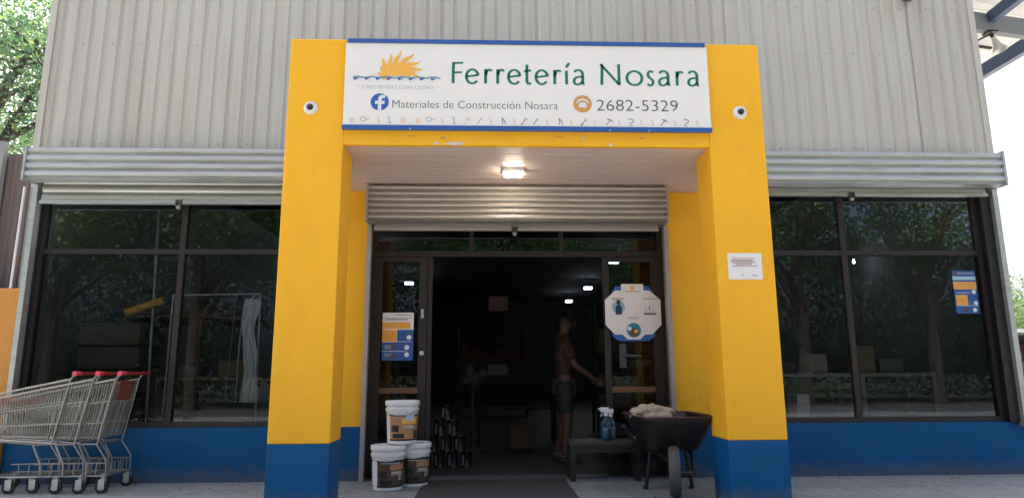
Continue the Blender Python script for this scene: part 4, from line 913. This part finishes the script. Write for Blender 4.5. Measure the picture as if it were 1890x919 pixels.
# ------------------------------------------------------------ left side: weathered fence, orange wall, trees
fc = thing('zinc_fence', 'weathered brown corrugated fence left of the shop corner', 'fence', (-6, .45, 0))
for k_ in range(6):
    xa = -4.26-k_*.82; mb = MB(); pr_ = []
    for j in range(12): x = xa-.82+j*.82/12; pr_ += [(x, .45), (x+.017, .435), (x+.035, .435), (x+.052, .45)]
    pr_.append((xa, .45)); zt = 3.10+random.uniform(-.02, .02)
    for z in (0, zt): mb.v += [(x, y, z) for x, y in pr_]
    q = len(pr_); mb.f = [(i, i+1, q+i+1, q+i) for i in range(q-1)]; mb.build('fence_sheet', RUST, fc)
for x in (-4.83, -6.4, -8): MB().box(x-.03, x+.03, .37, .428, 0, 3.2).build('fence_post', CONC if x > -5 else RUST, fc)
yw = MB().box(-9.5, -4.178, -.055, -.004, 0, 1.68).build('low_wall', YEL, org=(-7, 0, 0), bevel=.01); yw.data.materials.clear(); yw.data.materials.append(mat('shaded_yellow_wall_paint', (.56, .25, .045), .7, var=.08, c2=(.40, .19, .06), bump=.2)); tag(yw, 'low orange-yellow wall left of the shop behind the carts', 'wall')  # wall yellow browned to ochre: the wall's shade is put into the colour

def leaves(centers, radii, n, size, seed, flat=.75):
    r_ = np.random.RandomState(seed); k_ = len(centers); C_ = np.array(centers); Ra = np.array(radii)
    w_ = Ra**2; idx = r_.choice(k_, n, p=w_/w_.sum()); d = r_.normal(size=(n, 3)); d /= np.linalg.norm(d, axis=1)[:, None]
    rad = Ra[idx]*(r_.rand(n)**.45); p = C_[idx]+d*rad[:, None]*np.array([1, 1, flat])
    a = r_.normal(size=(n, 3)); a /= np.linalg.norm(a, axis=1)[:, None]; b = np.cross(a, r_.normal(size=(n, 3))); b /= np.linalg.norm(b, axis=1)[:, None]
    s1 = size*(.6+.8*r_.rand(n))[:, None]; s2 = s1*.45
    v = np.stack([p-a*s1*.5, p+b*s2*.5-a*s1*.05, p+a*s1*.5, p-b*s2*.5-a*s1*.05], 1).reshape(-1, 3)
    return v
def add_leaves(name, v, m_, parent):
    n = len(v)//4; me = bpy.data.meshes.new(name); me.vertices.add(n*4); me.vertices.foreach_set('co', v.astype(np.float32).ravel())
    me.loops.add(n*4); me.loops.foreach_set('vertex_index', np.arange(n*4, dtype=np.int32)); me.polygons.add(n)
    me.polygons.foreach_set('loop_start', np.arange(0, n*4, 4, dtype=np.int32)); me.update(); me.validate(); me.materials.append(m_)
    o = bpy.data.objects.new(name, me); col.objects.link(o); o.parent = parent; return o
def tree(loc, h, cr, seed, nleaf, size, label, m_, cat='tree', z0=.38, name='tree', clump=.34, group=None):
    rr = random.Random(seed); t = thing(name, label, cat, loc, group); loc = Vector(loc)
    mb = MB(); th = h*z0; mb.tube([(0, 0, -.2), (rr.uniform(-.1, .1), 0, th*.5), (rr.uniform(-.2, .2), rr.uniform(-.1, .1), th), (0, 0, h*.75)], .1, 9, rs=[h*.028, h*.022, h*.018, h*.006])
    cs, rd = [], []
    nb = 13
    for i in range(nb):
        a = 2*math.pi*i/nb*2.4+rr.uniform(-.3, .3); z1 = th*.85+(h-th)*rr.uniform(.0, .5); rad = cr*rr.uniform(.5, .95); zz = z1+(h-z1)*rr.uniform(.25, .85)
        e = Vector((math.cos(a)*rad, math.sin(a)*rad, zz)); m1 = Vector((e.x*.45, e.y*.45, z1+(zz-z1)*.65))
        mb.tube([(0, 0, z1*.92), tuple(m1), tuple(e)], .05, 6, rs=[h*.011, h*.007, h*.003])
        for j in range(7):
            u = rr.uniform(.35, 1.15); p = m1.lerp(e, u)+Vector((rr.uniform(-1, 1), rr.uniform(-1, 1), rr.uniform(-.7, .8)))*cr*.28
            mb.tube([tuple(m1.lerp(e, min(u, .9))), tuple(p)], .02, 4, rs=[h*.003, h*.0012]); cs.append(tuple(p)); rd.append(cr*clump*rr.uniform(.55, 1.1))
    for j in range(8): cs.append((rr.uniform(-.4, .4)*cr, rr.uniform(-.4, .4)*cr, h*rr.uniform(.8, .98))); rd.append(cr*clump*.8)
    tm_ = [(v[0]+loc.x, v[1]+loc.y, v[2]+loc.z) for v in mb.v]; mb.v = tm_
    mb.build('trunk', BARK, t, smooth=True)
    v = leaves(cs, rd, nleaf, size, seed); add_leaves('crown', v, m_, t); return t
tree((-9.6, 5.5, 0), 9.3, 3.1, 11, 42000, .085, 'leafy tree rising behind the weathered fence at the far left', LEAFD, z0=.25, clump=.36)
tree((-13, 10, 0), 9.0, 3.6, 12, 16000, .13, 'taller dark tree farther back at the far left', LEAFD, z0=.3)
# beyond the right corner: shrubs and white rail fence
tree((9.6, 7.6, 0), 2.6, 1.7, 21, 16000, .055, 'sunlit green shrub beyond the right corner of the shop', LEAF, 'shrub', z0=.12, name='shrub', clump=.5)
tree((12.3, 9.0, 0), 3.0, 1.9, 22, 14000, .06, 'second sunlit shrub farther right beyond the white rails', LEAF, 'shrub', z0=.12, name='shrub', clump=.5)
rf = thing('rail_fence', 'white painted rail fence beyond the right corner of the shop', 'fence', (9, 5, -.13))
for z in (.75, 1.08, 1.36, 1.60): MB().box(6.5, 14, 4.97, 5.01, z-.03, z+.03).build('rail', WHITE, rf)
for i in range(6): x = 6.6+i*1.4+.5; MB().box(x-.04, x+.04, 5.011, 5.06, -.13, 1.66).build('post', WHITE, rf)

# canopy over the side yard at upper right
cn = thing('side_canopy', 'white sheet roof on grey and blue steel beams, upper right beyond the shop', 'canopy', (7, 2.5, 0))
sl = -.14; zr_ = lambda x: 5.90+sl*(x-6.55)
for k_ in range(9):
    ya = -.2+k_*.8; mb = MB(); pr_ = []
    for j in range(5): y = ya+j*.16; pr_ += [(y, 0), (y+.12, 0), (y+.13, .03), (y+.15, .03)]
    pr_.append((ya+.8, 0))
    for x in (5.0, 7.9): mb.v += [(x, y, zr_(x)+z) for y, z in pr_]
    q = len(pr_); mb.f = [(i, i+1, q+i+1, q+i) for i in range(q-1)]; mb.build('roof_sheet', FIBRE, cn)
def beam(p0, p1, w_, h, m_, nm):
    p0 = Vector(p0); p1 = Vector(p1); d = (p1-p0).normalized(); s_ = d.cross(Vector((0, 0, 1))).normalized()*w_/2; u_ = s_.cross(d).normalized()*h/2
    return MB().hexa([tuple(p0-s_-u_), tuple(p0+s_-u_), tuple(p1+s_-u_), tuple(p1-s_-u_), tuple(p0-s_+u_), tuple(p0+s_+u_), tuple(p1+s_+u_), tuple(p1-s_+u_)]).build(nm, m_, cn)
beam((4.95, 2.1, 5.86), (7.6, 2.1, 5.50), .10, .25, GSTEEL, 'cross_beam')
beam((4.95, 4.6, 5.86), (7.6, 4.6, 5.50), .10, .25, GSTEEL, 'cross_beam')
beam((7.62, -.4, 5.46), (7.62, 7.2, 5.46), .10, .20, BSTEEL, 'edge_beam')
beam((6.85, 2.03, 5.66), (6.95, 1.2, 5.78), .09, .16, BSTEEL, 'brace_beam')
for y in (1.2, 3.0, 3.8, 5.2): beam((5.0, y, 6.08), (7.6, y, 5.72), .04, .03, BLKM, 'purlin')
for y in (.1, 7.0): MB().box(7.57, 7.67, y-.05, y+.05, -.1, 5.36).build('canopy_post', BSTEEL, cn)
fl = thing('flood_lamp', 'bell shaped floodlight hanging from the grey canopy beam at upper right', 'lamp', (6.85, 2.0, 5.2))
Mx = Matrix.Translation((6.86, 2.06, 5.38)) @ Matrix.Rotation(R(-14), 4, 'Y') @ Matrix.Rotation(R(-8), 4, 'X') @ Matrix.Diagonal((.72, .72, 1.0, 1))
MB().lathe([(.035, 0), (.045, -.05), (.07, -.12), (.125, -.20), (.135, -.215), (.128, -.21), (.06, -.12), (.03, -.04)], (0, 0, 0), 24).xform(Mx).build('bell_shade', mat('clear_shade', (.62, .63, .62), .25, .4), fl, smooth=True)
MB().cyl((0, 0, -.01), (0, 0, .07), .03, n=12).xform(Mx).build('lamp_socket', BLKM, fl); MB().lathe([(0, -.16), (.03, -.14), (.04, -.11), (.03, -.06), (.02, -.03)], (0, 0, 0), 14).xform(Mx).build('bulb', WHITE, fl, smooth=True)
MB().box(6.80, 6.93, 2.03, 2.17, 5.458, 5.48).build('mounting_plate', BLKM, fl); MB().tube([(6.84, 2.06, 5.44), (6.60, 2.05, 5.31)], .013, 6).build('support_rod', BLKM, fl)

# ------------------------------------------------------------ street behind the camera (seen in the glass)
tA = tree((-9, -15, -.1), 8.6, 3.6, 31, 15000, .16, 'broad roadside tree across the street, mirrored in the left window', LEAF, z0=.3, group='roadside trees mirrored in the glass')
k_ = 0
lbs = ['roadside tree across the street mirrored left of the door', 'roadside tree across the street mirrored over the door', 'roadside tree across the street mirrored right of the door', 'roadside tree across the street mirrored in the right window', 'roadside tree at the far right of the street mirrored in glass', 'roadside tree at the far left of the street mirrored in glass', 'tall tree behind the roadside row, left', 'tall tree behind the roadside row, centre', 'tall tree behind the roadside row, right']
for (x, y, s_, rz) in ((-4.5, -16.5, .95, 1.1), (0.5, -15.5, 1.0, 2.2), (5.2, -16.2, .92, 3.0), (10, -15, 1.03, 4.1), (15, -16, 1.0, 5.0), (-14, -16, 1.05, .6), (-7, -22, 1.2, 2.6), (2, -22, 1.15, .3), (9, -22, 1.2, 3.6)):
    c = copy_thing(tA, (x, y, -.1), lbs[k_], rz); c.scale = (s_,)*3; k_ += 1
hd = leaves([(-24+i*.7, -18.6+math.sin(i*1.7)*.5, .7+(i*37 % 5)*.6) for i in range(72)], [1.3+(i*13 % 4)*.2 for i in range(72)], 80000, .13, 77, 1.1)
ho = add_leaves('hedge', hd, LEAFH, None); tag(ho, 'dense undergrowth along the far side of the street', 'hedge', kind='stuff')
fw = leaves([(-34+i*1.6, -29+math.sin(i*2.3)*1.5, 2+(i*29 % 6)*1.15) for i in range(42)], [2.6+(i*17 % 5)*.3 for i in range(42)], 60000, .26, 78, 1.2)
fo = add_leaves('far_woods', fw, LEAFH, None); tag(fo, 'dark wood behind the street, filling the view mirrored in the glass', 'woods', kind='stuff')

# dry leaves blown against the wall foot and across the paving
r_ = np.random.RandomState(9); mb = MB()
for i in range(90):
    x = r_.uniform(-4.1, 4.9); y = -.03-abs(r_.normal())*.35
    if -.62 < x < .7 or (x1-.05 < x < x2+.05) or (x3-.05 < x < x4+.05): continue
    a = r_.rand()*6.28; L = r_.uniform(.012, .026); c, q = math.cos(a)*L, math.sin(a)*L; z = .006
    b = len(mb.v); mb.v += [(x-c, y-q, z), (x-q*.45, y+c*.45, z+r_.uniform(0, .008)), (x+c, y+q, z+r_.uniform(0, .006)), (x+q*.45, y-c*.45, z)]; mb.f.append((b, b+1, b+2, b+3))
o = mb.build('dry_leaves', mat('dry_leaf', (.16, .10, .05), .8, var=.4, vs=9)); tag(o, 'dry leaves and litter blown over the paving along the wall', 'litter', kind='stuff')
